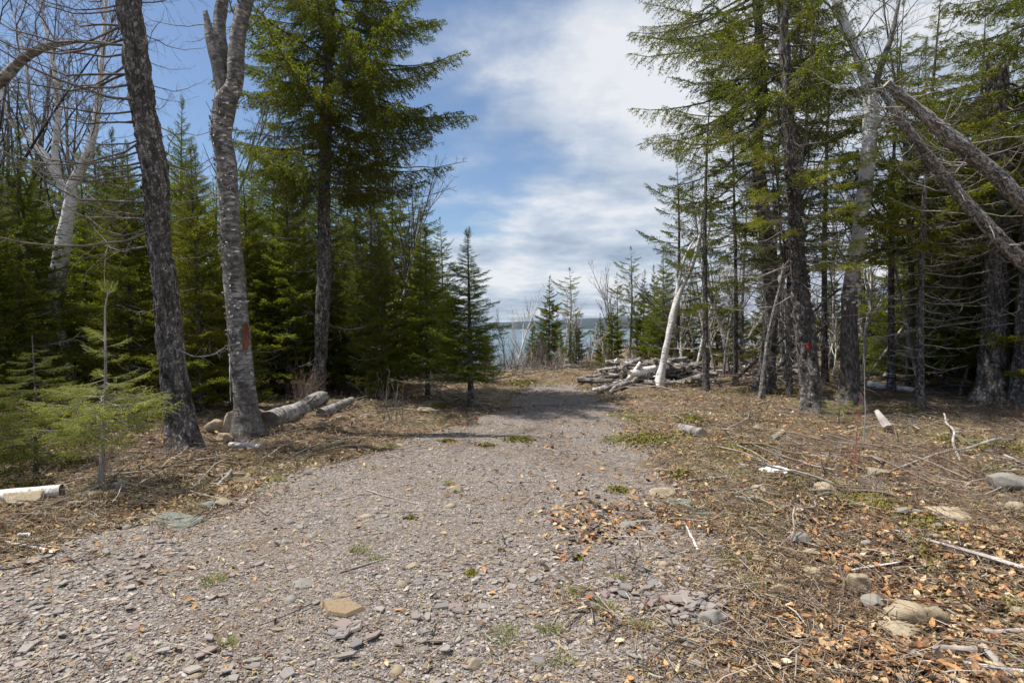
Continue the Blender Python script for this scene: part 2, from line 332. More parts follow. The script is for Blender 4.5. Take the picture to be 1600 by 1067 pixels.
def norm(a): return a / np.maximum(np.linalg.norm(a, axis=-1, keepdims=True), 1e-9)
def tubes(P, Rr, sides=3, uvs=False, noise_amp=0, cap=False):
    """P[N,K,3], Rr[N,K] -> verts, quads(, uv)"""
    P = np.asarray(P, float); Nn, K, _ = P.shape
    T = norm(np.gradient(P, axis=1)); T0 = T.mean(1)
    ref = np.where(np.abs(T0[:, 2:3]) > 0.75, np.array([[1., 0.07, 0]]), np.array([[0., 0.05, 1.]]))
    a = norm(np.cross(T0, ref))[:, None, :]
    U = norm(a - (a * T).sum(-1, keepdims=True) * T); Vv = np.cross(T, U)
    S = sides + (1 if uvs else 0); th = np.arange(S) / sides * 2 * np.pi
    V = P[:, :, None] + Rr[:, :, None, None] * (np.cos(th)[None, None, :, None] * U[:, :, None] + np.sin(th)[None, None, :, None] * Vv[:, :, None])
    idx = np.arange(Nn * K * S).reshape(Nn, K, S)
    if uvs: A, B = idx[:, :, :-1], idx[:, :, 1:]
    else: A, B = idx, np.roll(idx, -1, 2)
    Fq = np.stack([A[:, :-1], B[:, :-1], B[:, 1:], A[:, 1:]], -1).reshape(-1, 4)
    if not uvs: return V.reshape(-1, 3), Fq
    L = np.concatenate([np.zeros((Nn, 1)), np.cumsum(np.linalg.norm(np.diff(P, axis=1), axis=-1), 1)], 1)
    uv = np.stack(np.broadcast_arrays(th[None, None, :] * Rr.mean(1)[:, None, None], L[:, :, None]), -1)
    return V.reshape(-1, 3), Fq, uv.reshape(-1, 2)

def needles(A, B, dens, nl, nw, r, flat=0.5, fwd=0.6):
    """single triangles along segments A->B"""
    d = B - A; L = np.linalg.norm(d, axis=-1); cnt = np.maximum((L * dens + r.random(len(L))).astype(int), 0)
    k = np.repeat(np.arange(len(L)), cnt); n = len(k)
    if n == 0: return np.zeros((0, 3)), np.zeros((0, 3), int)
    D = norm(d)[k]; base = A[k] + d[k] * r.random((n, 1))
    q = r.normal(size=(n, 3)); q[:, 2] *= (1 - flat); q[:, 2] += 0.15; q = norm(q - (q * D).sum(-1, keepdims=True) * D)
    tip = base + (nl * (0.7 + 0.6 * r.random((n, 1)))) * (D * fwd + q * (1 - fwd * 0.45))
    s = norm(np.cross(D, q)) * 0.4 + r.normal(size=(n, 3)) * 0.35; s = norm(s) * nw * 0.5
    V = np.stack([base - s, base + s, tip], 1).reshape(-1, 3)
    return V, np.arange(n * 3).reshape(-1, 3)

def children(P, Rr, n, a, b, ang, lf, r, K=4, rad=0.6, up=0.0, wig=0.12, lmin=0.02, jit=0.35, flat=0.0, lfun=None, minr=0.0012):
    """spawn n side shoots on every polyline"""
    Nn, KK, _ = P.shape; ptot = np.linalg.norm(np.diff(P, axis=1), axis=-1).sum(1)
    s = (a + (b - a) * (np.arange(n)[None] + r.random((Nn, n))) / n)
    x = s * (KK - 1); i = np.minimum(x.astype(int), KK - 2); f = (x - i)[..., None]; rows = np.arange(Nn)[:, None]
    base = P[rows, i] * (1 - f) + P[rows, i + 1] * f; T = norm(P[rows, i + 1] - P[rows, i]); r0 = Rr[rows, i] * (1 - f[..., 0]) + Rr[rows, i + 1] * f[..., 0]
    q = r.normal(size=T.shape); q[..., 2] *= (1 - flat); q = norm(q - (q * T).sum(-1, keepdims=True) * T)
    an = ang * (1 + jit * (r.random((Nn, n, 1)) - 0.5)); D = norm(T * np.cos(an) + q * np.sin(an) + np.array([0, 0, up]))
    fl = (1 - s) ** 0.7 if lfun is None else lfun(s)
    L = np.maximum(lf * ptot[:, None] * fl * (0.55 + 0.75 * r.random((Nn, n))), lmin)
    D = D.reshape(-1, 3); base = base.reshape(-1, 3); L = L.reshape(-1); r0 = np.maximum(r0.reshape(-1) * rad, minr)
    return grow(base, D, L, r0, K, r, wig, up * 0.5)
def grow(base, D, L, r0, K, r, wig=0.12, up=0.0, tipr=0.25):
    n = len(base); P = np.zeros((n, K, 3)); P[:, 0] = base; d = D.copy()
    for k in range(1, K):
        d = norm(d + r.normal(size=(n, 3)) * wig + np.array([0, 0, up]) / (K - 1) * 2); P[:, k] = P[:, k - 1] + d * (L / (K - 1))[:, None]
    return P, r0[:, None] * np.linspace(1, tipr, K)[None]

# ------------------------------------------------------------------ branches (local frame: grows along +X)
def live_branch(r, L, droop=0.15, lift=0.2, hang=0.25, dens=70, nl=0.03, nw=0.012, start=0.12, spacing=0.05, tw=0.36, alive=0.95, sub=True, ang=0.95, rr=None, lite=False):
    K = 8; s = np.linspace(0, 1, K)
    P = np.zeros((1, K, 3)); P[0, :, 0] = s * L; P[0, :, 2] = L * (-droop * s * 2 + (droop * 1.2 + lift) * s * s)
    P[0, :, 1] = L * 0.06 * np.cumsum(r.normal(size=K)) * 0.4; P[0, 0] = 0
    rr = rr or max(0.006, 0.011 * L); Rr = rr * np.linspace(1, 0.15, K)[None]
    wood = [tubes(P, Rr, 5)]; leafseg = []
    n = max(4, int(L * (1 - start) / spacing)) * 2
    st = start + (1 - start) * ((np.arange(n) + r.random(n)) / n); x = st * (K - 1); i = np.minimum(x.astype(int), K - 2); f = (x - i)[:, None]
    base = P[0, i] * (1 - f) + P[0, i + 1] * f; T = norm(P[0, i + 1] - P[0, i]); side = np.where(np.arange(n) % 2 == 0, 1, -1)[:, None]
    lat = norm(np.cross(T, np.array([[0, 0, 1.]]))) * side
    a = (ang * (1.0 - 0.25 * st) * (1 + 0.3 * (r.random(n) - 0.5)))[:, None]
    D = norm(T * np.cos(a) + lat * np.sin(a) + np.stack([0 * st, 0 * st, -hang * (r.random(n) * 1.3 - 0.15)], -1))
    l = tw * L * (1 - st) ** 0.75 * (0.5 + 0.65 * r.random(n)) * sstep(0, 0.25, st + 0.12) + 0.05 + 0.02 * L
    P2, R2 = grow(base, D, l, np.maximum(rr * 0.35 * (1 - st * 0.7), 0.0018), 4, r, 0.10, -hang * 0.35)
    wood.append(tubes(P2[:, ::3] if lite else P2, R2[:, ::3] if lite else R2, 3)); ok = r.random(n) < alive
    A = P2[ok]; leafseg += [(A[:, k], A[:, k + 1]) for k in range(3)]
    m = P[0][int(K * max(start, 0.35)):]; leafseg.append((m[:-1], m[1:]))
    if sub:
        big = l > 0.14
        if big.any():
            Pb, Rb = P2[big], R2[big]; ok2 = ok[big]
            ns = 6 if L < 1.3 else 8
            P3, R3 = children(Pb, Rb, ns, 0.15, 0.98, 0.85, 0.42, r, 3, 0.6, -hang * 0.12, 0.08, 0.035, flat=0.65)
            if L < 1.8 and not lite: wood.append(tubes(P3, R3, 3))
            kk = np.repeat(ok2, ns); A = P3[kk]; leafseg += [(A[:, k], A[:, k + 1]) for k in range(2)]
    a0 = np.concatenate([x[0] for x in leafseg]); b0 = np.concatenate([x[1] for x in leafseg])
    V, T_ = needles(a0, b0, dens, nl, nw, r)
    wv = []; wf = []; k = 0
    for v, f in wood: wv.append(v); wf.append(f + k); k += len(v)
    return (np.concatenate(wv), np.concatenate(wf)), (V, T_)
def bare_branch(r, L, droop=0.25, lift=0.35, n1=12, n2=5, n3=0, rr=None, up=0.0, ang=0.9, wig=0.14, f1=0.4, f2=0.4, minr=0.0015, start=0.15):
    K = 9; s = np.linspace(0, 1, K); rr = rr or max(0.008, 0.012 * L)
    P = np.zeros((1, K, 3)); P[0, :, 0] = s * L; P[0, :, 2] = L * (-droop * s * 2 + (droop * 1.3 + lift) * s * s); w = np.cumsum(r.normal(size=(K, 3)), 0) * 0.018 * L; w[0] = 0; P[0] += w
    P[0, 0] = 0
    Rr = rr * np.linspace(1, 0.15, K)[None] ** 0.9
    mb = [tubes(P, Rr, 5)]
    P1, R1 = children(P, Rr, n1, start, 0.97, ang, f1, r, 5, 0.45, up, wig, 0.05, flat=0.4, minr=minr); mb.append(tubes(P1, R1, 3))
    if n2:
        P2, R2 = children(P1, R1, n2, 0.15, 0.95, ang * 0.85, f2, r, 4, 0.6, up, wig, 0.03, flat=0.2, minr=minr * 0.8); mb.append(tubes(P2, R2, 3))
        if n3:
            P3, R3 = children(P2, R2, n3, 0.15, 0.95, ang * 0.8, 0.5, r, 3, 0.7, up, wig, 0.02, minr=minr * 0.65); mb.append(tubes(P3, R3, 3))
    wv = []; wf = []; k = 0
    for v, f in mb: wv.append(v); wf.append(f + k); k += len(v)
    return np.concatenate(wv), np.concatenate(wf)
def rotm(az, el, roll=0): return np.array((Euler((roll, -el, az), 'XYZ')).to_matrix())

# ------------------------------------------------------------------ trunks
def catmull(pts, n):
    pts = np.asarray(pts, float); m = len(pts); P = np.vstack([2 * pts[0] - pts[1], pts, 2 * pts[-1] - pts[-2]])
    out = []; ts = np.linspace(0, m - 1 - 1e-6, n)
    for t in ts:
        i = int(t); f = t - i; p0, p1, p2, p3 = P[i:i + 4]
        out.append(0.5 * ((2 * p1) + (-p0 + p2) * f + (2 * p0 - 5 * p1 + 4 * p2 - p3) * f * f + (-p0 + 3 * p1 - 3 * p2 + p3) * f ** 3))
    return np.array(out)
def trunk_mesh(path, radii, step=0.06, sides=28, amp=0.035, fl=0.55, mat='bark', seed=0, jag=0, fscale=(14, 5), capmat='cutwood', flare_h=0.22):
    """path: control pts relative to base. hero trunk with displaced bark"""
    path = np.asarray(path, float); Lh = np.linalg.norm(np.diff(path, axis=0), axis=1).sum(); n = max(8, int(Lh / step))
    P = catmull(path, n); Rr = np.interp(np.linspace(0, 1, n), np.linspace(0, 1, len(radii)), radii)
    zz = np.concatenate([[0], np.cumsum(np.linalg.norm(np.diff(P, axis=0), axis=1))])
    V, Fq, uv = tubes(P[None], Rr[None], sides, True); V = V.reshape(n, sides + 1, 3)
    th = np.arange(sides + 1) / sides * 2 * np.pi; C = P[:, None]; rad = V - C
    q = np.stack(np.broadcast_arrays(np.cos(th)[None] * fscale[0] * Rr[:, None], np.sin(th)[None] * fscale[0] * Rr[:, None], zz[:, None] * fscale[1]), -1)
    d = fbm(q, 4, seed + 50) * amp * 2 + fbm(q * 0.22, 2, seed + 60) * amp * 2.2
    d = d + fbm(q * np.array([2.5, 2.5, 2.2]), 2, seed + 9) * amp * 0.9
    flare = fl * np.exp(-zz / flare_h)[:, None] * (1 + 0.45 * np.cos(th * 5 + seed)[None] + 0.25 * np.cos(th * 3 + 2 * seed)[None])
    k = 1 + flare + d / np.maximum(Rr[:, None], 0.03)
    V = C + rad * k[..., None]; V[:, -1] = V[:, 0]
    if jag: 
        top = V[-3:]; j = fbm(np.stack([np.cos(th) * 3, np.sin(th) * 3, 0 * th], -1), 3, seed) * jag
        V[-1, :, 2] += np.abs(j) * 2.2; V[-2, :, 2] += np.abs(j); V[-1, -1] = V[-1, 0]; V[-2, -1] = V[-2, 0]
    mb = MB(); mb.add(V.reshape(-1, 3), Fq, 0, uv)
    c = P[-1] - (0, 0, jag * 0.3); iv = np.vstack([V[-1, :-1], c[None]]); fs = np.array([(i, (i + 1) % sides, sides) for i in range(sides)]); mb.add(iv, fs, 1 if capmat != mat else 0, smooth=False)
    me = mb.mesh('trunk', [mat, capmat])
    return me, P, Rr, zz

def at_height(P, Rr, z):
    i = int(np.clip(np.searchsorted(P[:, 2], z), 1, len(P) - 1)); f = np.clip((z - P[i - 1, 2]) / max(1e-6, P[i, 2] - P[i - 1, 2]), 0, 1)
    return P[i - 1] * (1 - f) + P[i] * f, Rr[i - 1] * (1 - f) + Rr[i] * f

# ------------------------------------------------------------------ branch mesh library (shared data for hero trees)
def lib_live(tagn, n, L, leafmat, wood='twig_dark', **kw):
    out = []
    for i in range(n):
        (wv, wf), (nv, nf) = live_branch(np.random.default_rng(hash_((tagn, i))), L, **kw)
        mb = MB(); mb.add(wv, wf, 0); mb.add(nv, nf, 1, smooth=False); out.append(mb.mesh('branch', [wood, leafmat]))
    return out
def hash_(t): 
    h = 17
    for c in str(t): h = (h * 31 + ord(c)) & 0x7fffffff
    return h
def lib_bare(tagn, n, L, mat='twig_dark', **kw):
    out = []
    for i in range(n):
        v, f = bare_branch(np.random.default_rng(hash_((tagn, i))), L, **kw); out.append(MB().add(v, f).mesh('dead_branch', [mat]))
    return out
LB = {
 'old3': lib_live('old3', 4, 2.6, 'spruce', droop=0.16, lift=0.10, hang=0.8, dens=50, nl=0.045, nw=0.021, start=0.22, spacing=0.065, tw=0.34, alive=0.9),
 'old2': lib_live('old2', 4, 1.7, 'spruce', droop=0.14, lift=0.14, hang=0.7, dens=54, nl=0.042, nw=0.018, start=0.18, spacing=0.06, tw=0.38, alive=0.92),
 'old1': lib_live('old1', 3, 1.0, 'spruce', droop=0.08, lift=0.2, hang=0.3, dens=60, nl=0.036, nw=0.016, start=0.12, spacing=0.05, tw=0.42),
 'thin3': lib_live('thin3', 4, 2.6, 'spruce', droop=0.22, lift=0.12, hang=0.7, dens=36, nl=0.045, nw=0.019, start=0.5, spacing=0.07, tw=0.4, alive=0.8),
 'yel': lib_live('yel', 3, 1.2, 'yellow_fir', droop=0.12, lift=0.12, hang=0.25, dens=55, nl=0.034, nw=0.013, start=0.3, spacing=0.05, tw=0.42, alive=0.9),  # yellower needles paint the sunlit look of the marked spruce boughs
 'sap': lib_live('sap', 5, 0.8, 'yellow_fir', wood='twig_grey', droop=0.10, lift=0.12, hang=0.34, dens=80, nl=0.021, nw=0.009, start=0.2, spacing=0.045, tw=0.45, alive=0.97),
 'sapdark': lib_live('sapdark', 3, 0.9, 'spruce', wood='twig_dark', droop=0.08, lift=0.06, hang=0.3, dens=100, nl=0.024, nw=0.008, start=0.2, spacing=0.045, tw=0.45, alive=0.97),
 'dead': lib_bare('dead', 6, 1.6, 'twig_dark', droop=0.20, lift=0.28, n1=14, n2=4, n3=2, f1=0.34, rr=0.014),
 'deadgrey': lib_bare('deadgrey', 5, 1.3, 'twig_grey', droop=0.2, lift=0.1, n1=10, n2=3, f1=0.36, rr=0.010),
 'stub': lib_bare('stub', 4, 0.45, 'twig_grey', droop=0.1, lift=0.1, n1=3, n2=0, rr=0.009),
 'birch': lib_bare('birch', 5, 2.2, 'twig_dark', droop=-0.25, lift=-0.15, n1=14, n2=7, n3=4, up=0.12, ang=0.75, f1=0.45, f2=0.42, rr=0.018, wig=0.17),
 'fuzz': lib_bare('fuzz', 4, 1.5, 'twig_dark', droop=0.15, lift=0.05, n1=18, n2=6, n3=3, up=0.0, ang=0.9, f1=0.4, rr=0.011, wig=0.2),
}
def put(parent, kind, pos, az, el, s, name=None, roll=None):
    me = random.choice(LB[kind]); nm = name or ('dead_branch' if kind in ('dead', 'deadgrey', 'stub') else 'branch')
    o = link(nm, me, parent); o.location = pos; o.rotation_euler = (random.uniform(-0.25, 0.25) if roll is None else roll, -el, az)
    o.scale = (s, s, s); return o
def whorls(parent, P, Rr, z0, z1, n, lenf, kind, el=0.0, s_jit=0.25, azf=None, eljit=0.12, L0=None):
    L0 = L0 or {'old3': 2.6, 'thin3': 2.6, 'old2': 1.7, 'old1': 1.0, 'yel': 1.2, 'dead': 1.6, 'deadgrey': 1.3, 'stub': 0.45, 'birch': 2.2, 'fuzz': 1.5, 'sap': 0.8, 'sapdark': 0.9}
    for i in range(n):
        z = z0 + (z1 - z0) * (i + random.random()) / n; c, rr = at_height(P, Rr, z)
        az = azf(i) if azf else i * 2.4 + random.uniform(-0.4, 0.4)
        L = lenf(z, az); k = kind(z, L) if callable(kind) else kind
        put(parent, k, c + np.array([math.cos(az), math.sin(az), 0]) * rr * 0.6, az, el + random.uniform(-eljit, eljit), L / L0[k] * random.uniform(1 - s_jit, 1 + s_jit * 0.6))

def hero_tree(name, label, cat, ctrl, radii, mat, group=None, **kw):
    """ctrl: world points, first one is the base"""
    ctrl = [np.array(c, float) for c in ctrl]; b = ctrl[0].copy(); b[2] = H(b[0], b[1]) - 0.04
    rel = [np.zeros(3)] + [c - b for c in ctrl[1:]]
    t = thing(name, label, cat, tuple(b), group)
    me, P, Rr, zz = trunk_mesh(rel, radii, mat=mat, **kw); link('trunk', me, t)
    return t, P, Rr, b

exec_order = []
# ================================================================== THE SETTING
def grid_sheet(xs, ys, keep=None, dz=0.0):
    X, Y = np.meshgrid(xs, ys); Z = height(X, Y) + dz; V = np.stack([X, Y, Z], -1).reshape(-1, 3)
    nx, ny = len(xs), len(ys); i = np.arange(nx * ny).reshape(ny, nx)
    Fq = np.stack([i[:-1, :-1], i[:-1, 1:], i[1:, 1:], i[1:, :-1]], -1).reshape(-1, 4)
    return V, Fq
u = np.linspace(-1, 1, 261); xs = np.sinh(u * 7.2) / np.sinh(7.2) * 4000 
v = np.linspace(-1, 1, 320); ys = 4.5 + np.sinh(v * 7.0) / np.sinh(7.0) * 900
ys = ys[ys < 640]
V, Fq = grid_sheet(xs, ys)
ground = tag(MB().add(V, Fq).build('ground', ['ground']), kind='structure')
gx = np.arange(-7.5, 2.6, 0.07); gy = np.arange(-2.0, 15.5, 0.07)
V, Fq = grid_sheet(gx, gy, dz=0.012)
rdv = road_depth(V[:, 0], V[:, 1]); Fq = Fq[(rdv[Fq] > 0.0).all(1)]
used = np.unique(Fq); remap = np.zeros(len(V), int); remap[used] = np.arange(len(used))
path = tag(MB().add(V[used], remap[Fq]).build('gravel_path', ['path']), kind='structure')

# sea and far shore
sea = tag(MB().add([(-16000, 250, -46), (16000, 250, -46), (16000, 15000, -46), (-16000, 15000, -46)], [(0, 1, 2, 3)]).build('sea', ['sea']), kind='structure')
xs2 = np.linspace(-14000, 14000, 420); ys2 = np.linspace(6600, 9400, 30)
X, Y = np.meshgrid(xs2, ys2)
t = (Y - 6600) / 2800
prof = 62 + 60 * sstep(-600, 1800, X) + 28 * fbm(np.stack([X / 1500, Y / 3000, 0 * X], -1), 4, 3) + 9 * fbm(np.stack([X / 160, Y / 200, 0 * X], -1), 3, 8)
Z = -50 + (prof + 20) * np.sin(np.clip(t, 0, 1) * math.pi) ** 0.6
Vf = np.stack([X, Y + 260 * fbm(np.stack([X / 900, 0 * X, 0 * X], -1), 3, 4), Z], -1).reshape(-1, 3); i = np.arange(420 * 30).reshape(30, 420)
tag(MB().add(Vf, np.stack([i[:-1, :-1], i[:-1, 1:], i[1:, 1:], i[1:, :-1]], -1).reshape(-1, 4)).build('far_hills', ['far']), kind='structure')

# ------------------------------------------------------------------ ground scatter
def sample(n, y0, y1, power=1.0, wide=1.0, r=rng):
    uu = r.random(n)
    if power == 1.0: y = y0 * (y1 / y0) ** uu
    else: a = 1 - power; y = (y0 ** a + uu * (y1 ** a - y0 ** a)) ** (1 / a)
    x = (r.random(n) * 2 - 1) * (1.0 * y * wide + 0.6)
    return x, y
def rotz_frames(n, r, tilt):
    az = r.random(n) * 2 * np.pi; ux = np.stack([np.cos(az), np.sin(az), r.normal(size=n) * tilt], -1); ux = norm(ux)
    up = norm(np.stack([r.normal(size=n) * tilt, r.normal(size=n) * tilt, np.ones(n)], -1)); uy = norm(np.cross(up, ux)); uz = np.cross(ux, uy)
    return ux, uy, uz
def scatter(tmplV, tmplF, pos, frames, S):
    """tmplV [n,k,3] or [k,3]; S [n,3]"""
    if tmplV.ndim == 2: tmplV = np.broadcast_to(tmplV, (len(pos),) + tmplV.shape)
    ux, uy, uz = frames; T = tmplV * S[:, None, :]
    V = pos[:, None] + T[..., 0:1] * ux[:, None] + T[..., 1:2] * uy[:, None] + T[..., 2:3] * uz[:, None]
    n, k = T.shape[:2]; Fc = (np.asarray(tmplF)[None] + (np.arange(n) * k)[:, None, None]).reshape(-1, np.asarray(tmplF).shape[1])
    return V.reshape(-1, 3), Fc
def patchy(x, y, sc_=0.6, seed=77): return fbm(np.stack([x * sc_, y * sc_, 0 * x], -1), 3, seed)
def chip_templ(n, r, k=5):
    th = (np.arange(k)[None] + r.random((n, k)) * 0.75) / k * 2 * np.pi; ra = 0.6 + 0.45 * r.random((n, k))
    top = np.stack([np.cos(th) * ra, np.sin(th) * ra * (0.45 + 0.5 * r.random((n, 1))), np.full((n, k), 0.5)], -1); bot = top * np.array([1.12, 1.12, -1])
    return np.concatenate([top, bot], 1)
chipF4 = np.array([(i, (i + 1) % 5, (i + 1) % 5 + 5, i + 5) for i in range(5)]) [:, [0, 3, 2, 1]]
chipF6 = np.array([[0, 1, 2, 3, 4]])
def chips(n, y0, y1, smin, smax, name, parent, pw=1.0):
    x, y = sample(n * 3, y0, y1, pw); rd = road_depth(x, y); keep = (rd > -0.3 + 0.9 * rng.random(len(x)) * (rng.random(len(x)) < 0.6)) & (rng.random(len(x)) < np.clip(1.0 + 1.5 * patchy(x, y, 0.9, 62) - 0.35 * np.exp(-((x - 0.55 - 0.03 * y) / 0.45) ** 2) - 0.35 * sstep(0.5, 1.6, x), 0.2, 1))
    x, y = x[keep][:n], y[keep][:n]; m = len(x)
    s = (smin + (smax - smin) * rng.random(m) ** 3.6 * np.clip(1 + 1.6 * patchy(x, y, 0.8, 61), 0.4, 1.6)) * (0.78 + 0.05 * y) * np.where(rng.random(m) < sstep(3.2, 5.5, y) * 0.85, 0.62, 1)
    th = 0.10 + 0.16 * rng.random(m)
    pos = np.stack([x, y, height(x, y) + 0.012 + s * th * 0.3 + rng.random(m) * 0.006], -1)
    tv = chip_templ(m, rng); fr = rotz_frames(m, rng, 0.13); S = np.stack([s, s, s * th], -1)
    Vv, F4 = scatter(tv, chipF4, pos, fr, S); _, F6 = scatter(tv, chipF6, pos, fr, S)
    mb = MB(); mb.add(Vv, F4, smooth=False); mb.f.append(F6); mb.m.append(np.zeros(len(F6), np.int32)); mb.sm.append(np.zeros(len(F6), bool))
    return tag(mb.build(name, ['chips'], parent), kind='stuff')
chips(42000, 1.9, 14.0, 0.0050, 0.024, 'slate_gravel', path, 1.15)
# the largest slate pieces as parts
slate_me = []
for k in range(10):
    tv = chip_templ(1, rng)[0] * np.array([1, 1, 0.11]); mb = MB(); mb.add(tv, chipF4, smooth=False); mb.add(tv[:5], chipF6, smooth=False); slate_me.append(mb.mesh('stone', ['slate']))
def clusters(): 
    out = []
    while len(out) < 205:
        x, y = sample(1, 2.3, 6.5, 1.3); x, y = x[0], y[0]
        if road_depth(np.array([x]), np.array([y]))[0] < -0.05: continue
        out.append((x, y, random.uniform(0.026, 0.050)))
    return out
for (x, y, s) in clusters():
    o = link('stone', random.choice(slate_me), path); o.location = (x, y, H(x, y) + 0.018 + random.random() * 0.006); o.scale = (s, s, s * random.uniform(0.8, 1.3)); o.rotation_euler = (random.gauss(0, 0.08), random.gauss(0, 0.08), random.random() * 6.28)

for (a, b_, n_, sp_, s0, s1) in ((1045, 945, 16, 0.13, 0.04, 0.075), (1100, 955, 12, 0.12, 0.04, 0.07), (1010, 925, 9, 0.1, 0.03, 0.055), (1060, 975, 10, 0.12, 0.03, 0.06), (560, 1005, 9, 0.12, 0.035, 0.065), (665, 1010, 8, 0.14, 0.03, 0.06), (330, 1040, 8, 0.16, 0.03, 0.055), (120, 990, 8, 0.25, 0.03, 0.05), (200, 880, 10, 0.3, 0.035, 0.055)):
    for _ in range(n_):
        dd = GD(b_) + random.gauss(0, sp_ * 0.8); x = PX(a, GD(b_)) + random.gauss(0, sp_); s_ = random.uniform(s0, s1)
        o = link('stone', random.choice(slate_me), path); o.location = (x, dd, H(x, dd) + 0.022 + random.random() * 0.016); o.scale = (s_, s_ * random.uniform(0.7, 1.1), s_ * random.uniform(0.9, 1.6)); o.rotation_euler = (random.gauss(0, 0.12), random.gauss(0, 0.12), random.random() * 6.28)
# leaf litter
def leaf_templ(n, r):
    xs_ = np.array([-1, -0.45, 0.25, 1.0]); w = np.array([0.02, 0.42, 0.40, 0.02])
    cur = (r.random((n, 1)) * 1.0 - 0.15); fold = (0.15 + 0.6 * r.random((n, 1))); tw = r.normal(size=(n, 1)) * 0.3
    V = []
    for sgn in (-1, 0, 1):
        yy = w * sgn; z = cur * (xs_ ** 2) * 0.35 + (fold * abs(sgn) * w) + tw * xs_ * yy
        V.append(np.stack(np.broadcast_arrays(xs_[None] + 0 * z, yy[None] + 0 * z, z), -1))
    return np.concatenate(V, 1)   # 12 verts
leafF = np.array([(a + i, a + i + 1, a + i + 5, a + i + 4) for a in (0, 4) for i in range(3)])
def leaves(n, y0, y1, s0, s1, name, pw, cond):
    x, y = sample(n * 4, y0, y1, pw); keep = cond(x, y); x, y = x[keep][:n], y[keep][:n]; m = len(x)
    s = (s0 + (s1 - s0) * rng.random(m)) * (0.85 + 0.03 * y)
    pos = np.stack([x, y, height(x, y) + 0.012 + rng.random(m) * 0.02], -1); tv = leaf_templ(m, rng)
    Vv, Fc = scatter(tv, leafF, pos, rotz_frames(m, rng, 0.5), np.stack([s, s * (0.8 + 0.4 * rng.random(m)), s], -1))
    return tag(MB().add(Vv, Fc, smooth=True).build(name, ['leaves']), kind='stuff')
def leafcond(x, y):
    rd = road_depth(x, y); p = np.clip(0.5 + 2.4 * patchy(x, y, 1.1), 0.04, 1) * np.where(x > 0, np.clip(1.35 - 0.09 * y, 0.4, 1), 0.6)
    mid = np.exp(-((x - 0.45 - 0.03 * y) / 0.4) ** 2) * (patchy(x, y, 1.6, 90) > 0.08)
    edge = np.clip(1 - rd / 1.1, 0, 1) ** 2 * np.clip(0.5 + 3 * patchy(x, y, 2.2, 95), 0, 1) * np.where(x > 0, 1, 0.4)
    on = np.where(rd > 0.0, np.clip(0.03 + 0.5 * mid + edge, 0, 1), 1.0)
    return rng.random(len(x)) < p * on
leaves(19000, 1.9, 20, 0.014, 0.040, 'leaf_litter', 1.15, leafcond)
leaf_me = []
for k in range(8): leaf_me.append(MB().add(leaf_templ(1, rng)[0], leafF).mesh('leaf', ['leaf_single']))
cnt = 0
while cnt < 280:
    x, y = sample(1, 2.2, 5.5, 1.3); 
    if not (x[0] > 0.3 and leafcond(x, y)[0]): continue
    cnt += 1; s = random.uniform(0.028, 0.045); o = link('leaf', random.choice(leaf_me), ground); o.location = (x[0], y[0], H(x[0], y[0]) + 0.03); o.scale = (s, s, s); o.rotation_euler = (random.gauss(0, 0.3), random.gauss(0, 0.3), random.random() * 6.28)

# twigs, needles and slash
def lying(n, y0, y1, l0, l1, r0, r1, mat, name, pw, cond, K=4, wig=0.18, lift=0.02, sides=3, grow_far=0.0):
    x, y = sample(n * 4, y0, y1, pw); keep = cond(x, y); x, y = x[keep][:n], y[keep][:n]; m = len(x)
    L = (l0 + (l1 - l0) * rng.random(m) ** 2) * (1 + grow_far * y); az = rng.random(m) * 2 * np.pi
    D = np.stack([np.cos(az), np.sin(az), rng.normal(size=m) * 0.05], -1)
    P, Rr = grow(np.stack([x, y, 0 * x], -1), D, L, r0 + (r1 - r0) * rng.random(m) ** 2, K, rng, wig, 0, 0.5)
    P[..., 2] = P[..., 2] * 0.5 + height(P[..., 0], P[..., 1]) + 0.012 + lift * rng.random((m, 1))
    Rr = Rr * (1 + grow_far * y)[:, None]
    V, Fc = tubes(P, Rr, sides)
    return tag(MB().add(V, Fc).build(name, [mat]), kind='stuff')
offroad = lambda x, y: rng.random(len(x)) < np.where(road_depth(x, y) < 0.05, np.clip(0.75 + 1.2 * patchy(x, y, 0.7, 12), 0.25, 1), 0.04 + 0.4 * np.exp(-((x - 0.5 - 0.03 * y) / 0.4) ** 2) * (patchy(x, y, 1.5, 91) > 0.02) + 0.75 * np.clip(1 - road_depth(x, y) / 1.0, 0, 1) ** 2 * np.clip(0.5 + 3 * patchy(x, y, 2.4, 96), 0, 1))
lying(17000, 2.0, 24, 0.04, 0.36, 0.0012, 0.0048, 'litter_twigs', 'twig_litter', 1.1, offroad, grow_far=0.05, lift=0.04, K=3)
lying(7500, 2.2, 20, 0.06, 0.26, 0.0008, 0.0016, 'straw', 'dry_grass', 1.0, lambda x, y: (road_depth(x, y) < 0.0) & (rng.random(len(x)) < np.clip(0.35 + 2.2 * patchy(x, y, 0.8, 33), 0.02, 1) * np.where(y > 4, 1, 0.4)), grow_far=0.06, lift=0.05, K=4, wig=0.35)
lying(900, 5.0, 26, 0.3, 1.4, 0.006, 0.016, 'litter_twigs', 'brushwood', 1.0, lambda x, y: offroad(x, y) & (road_depth(x, y) < -0.4), lift=0.06, wig=0.12)
lying(2600, 13, 48, 0.4, 1.8, 0.008, 0.022, 'litter_twigs', 'cutover_slash', 0.6, lambda x, y: (x > 2.2) | (y > 17) , lift=0.25, wig=0.12)
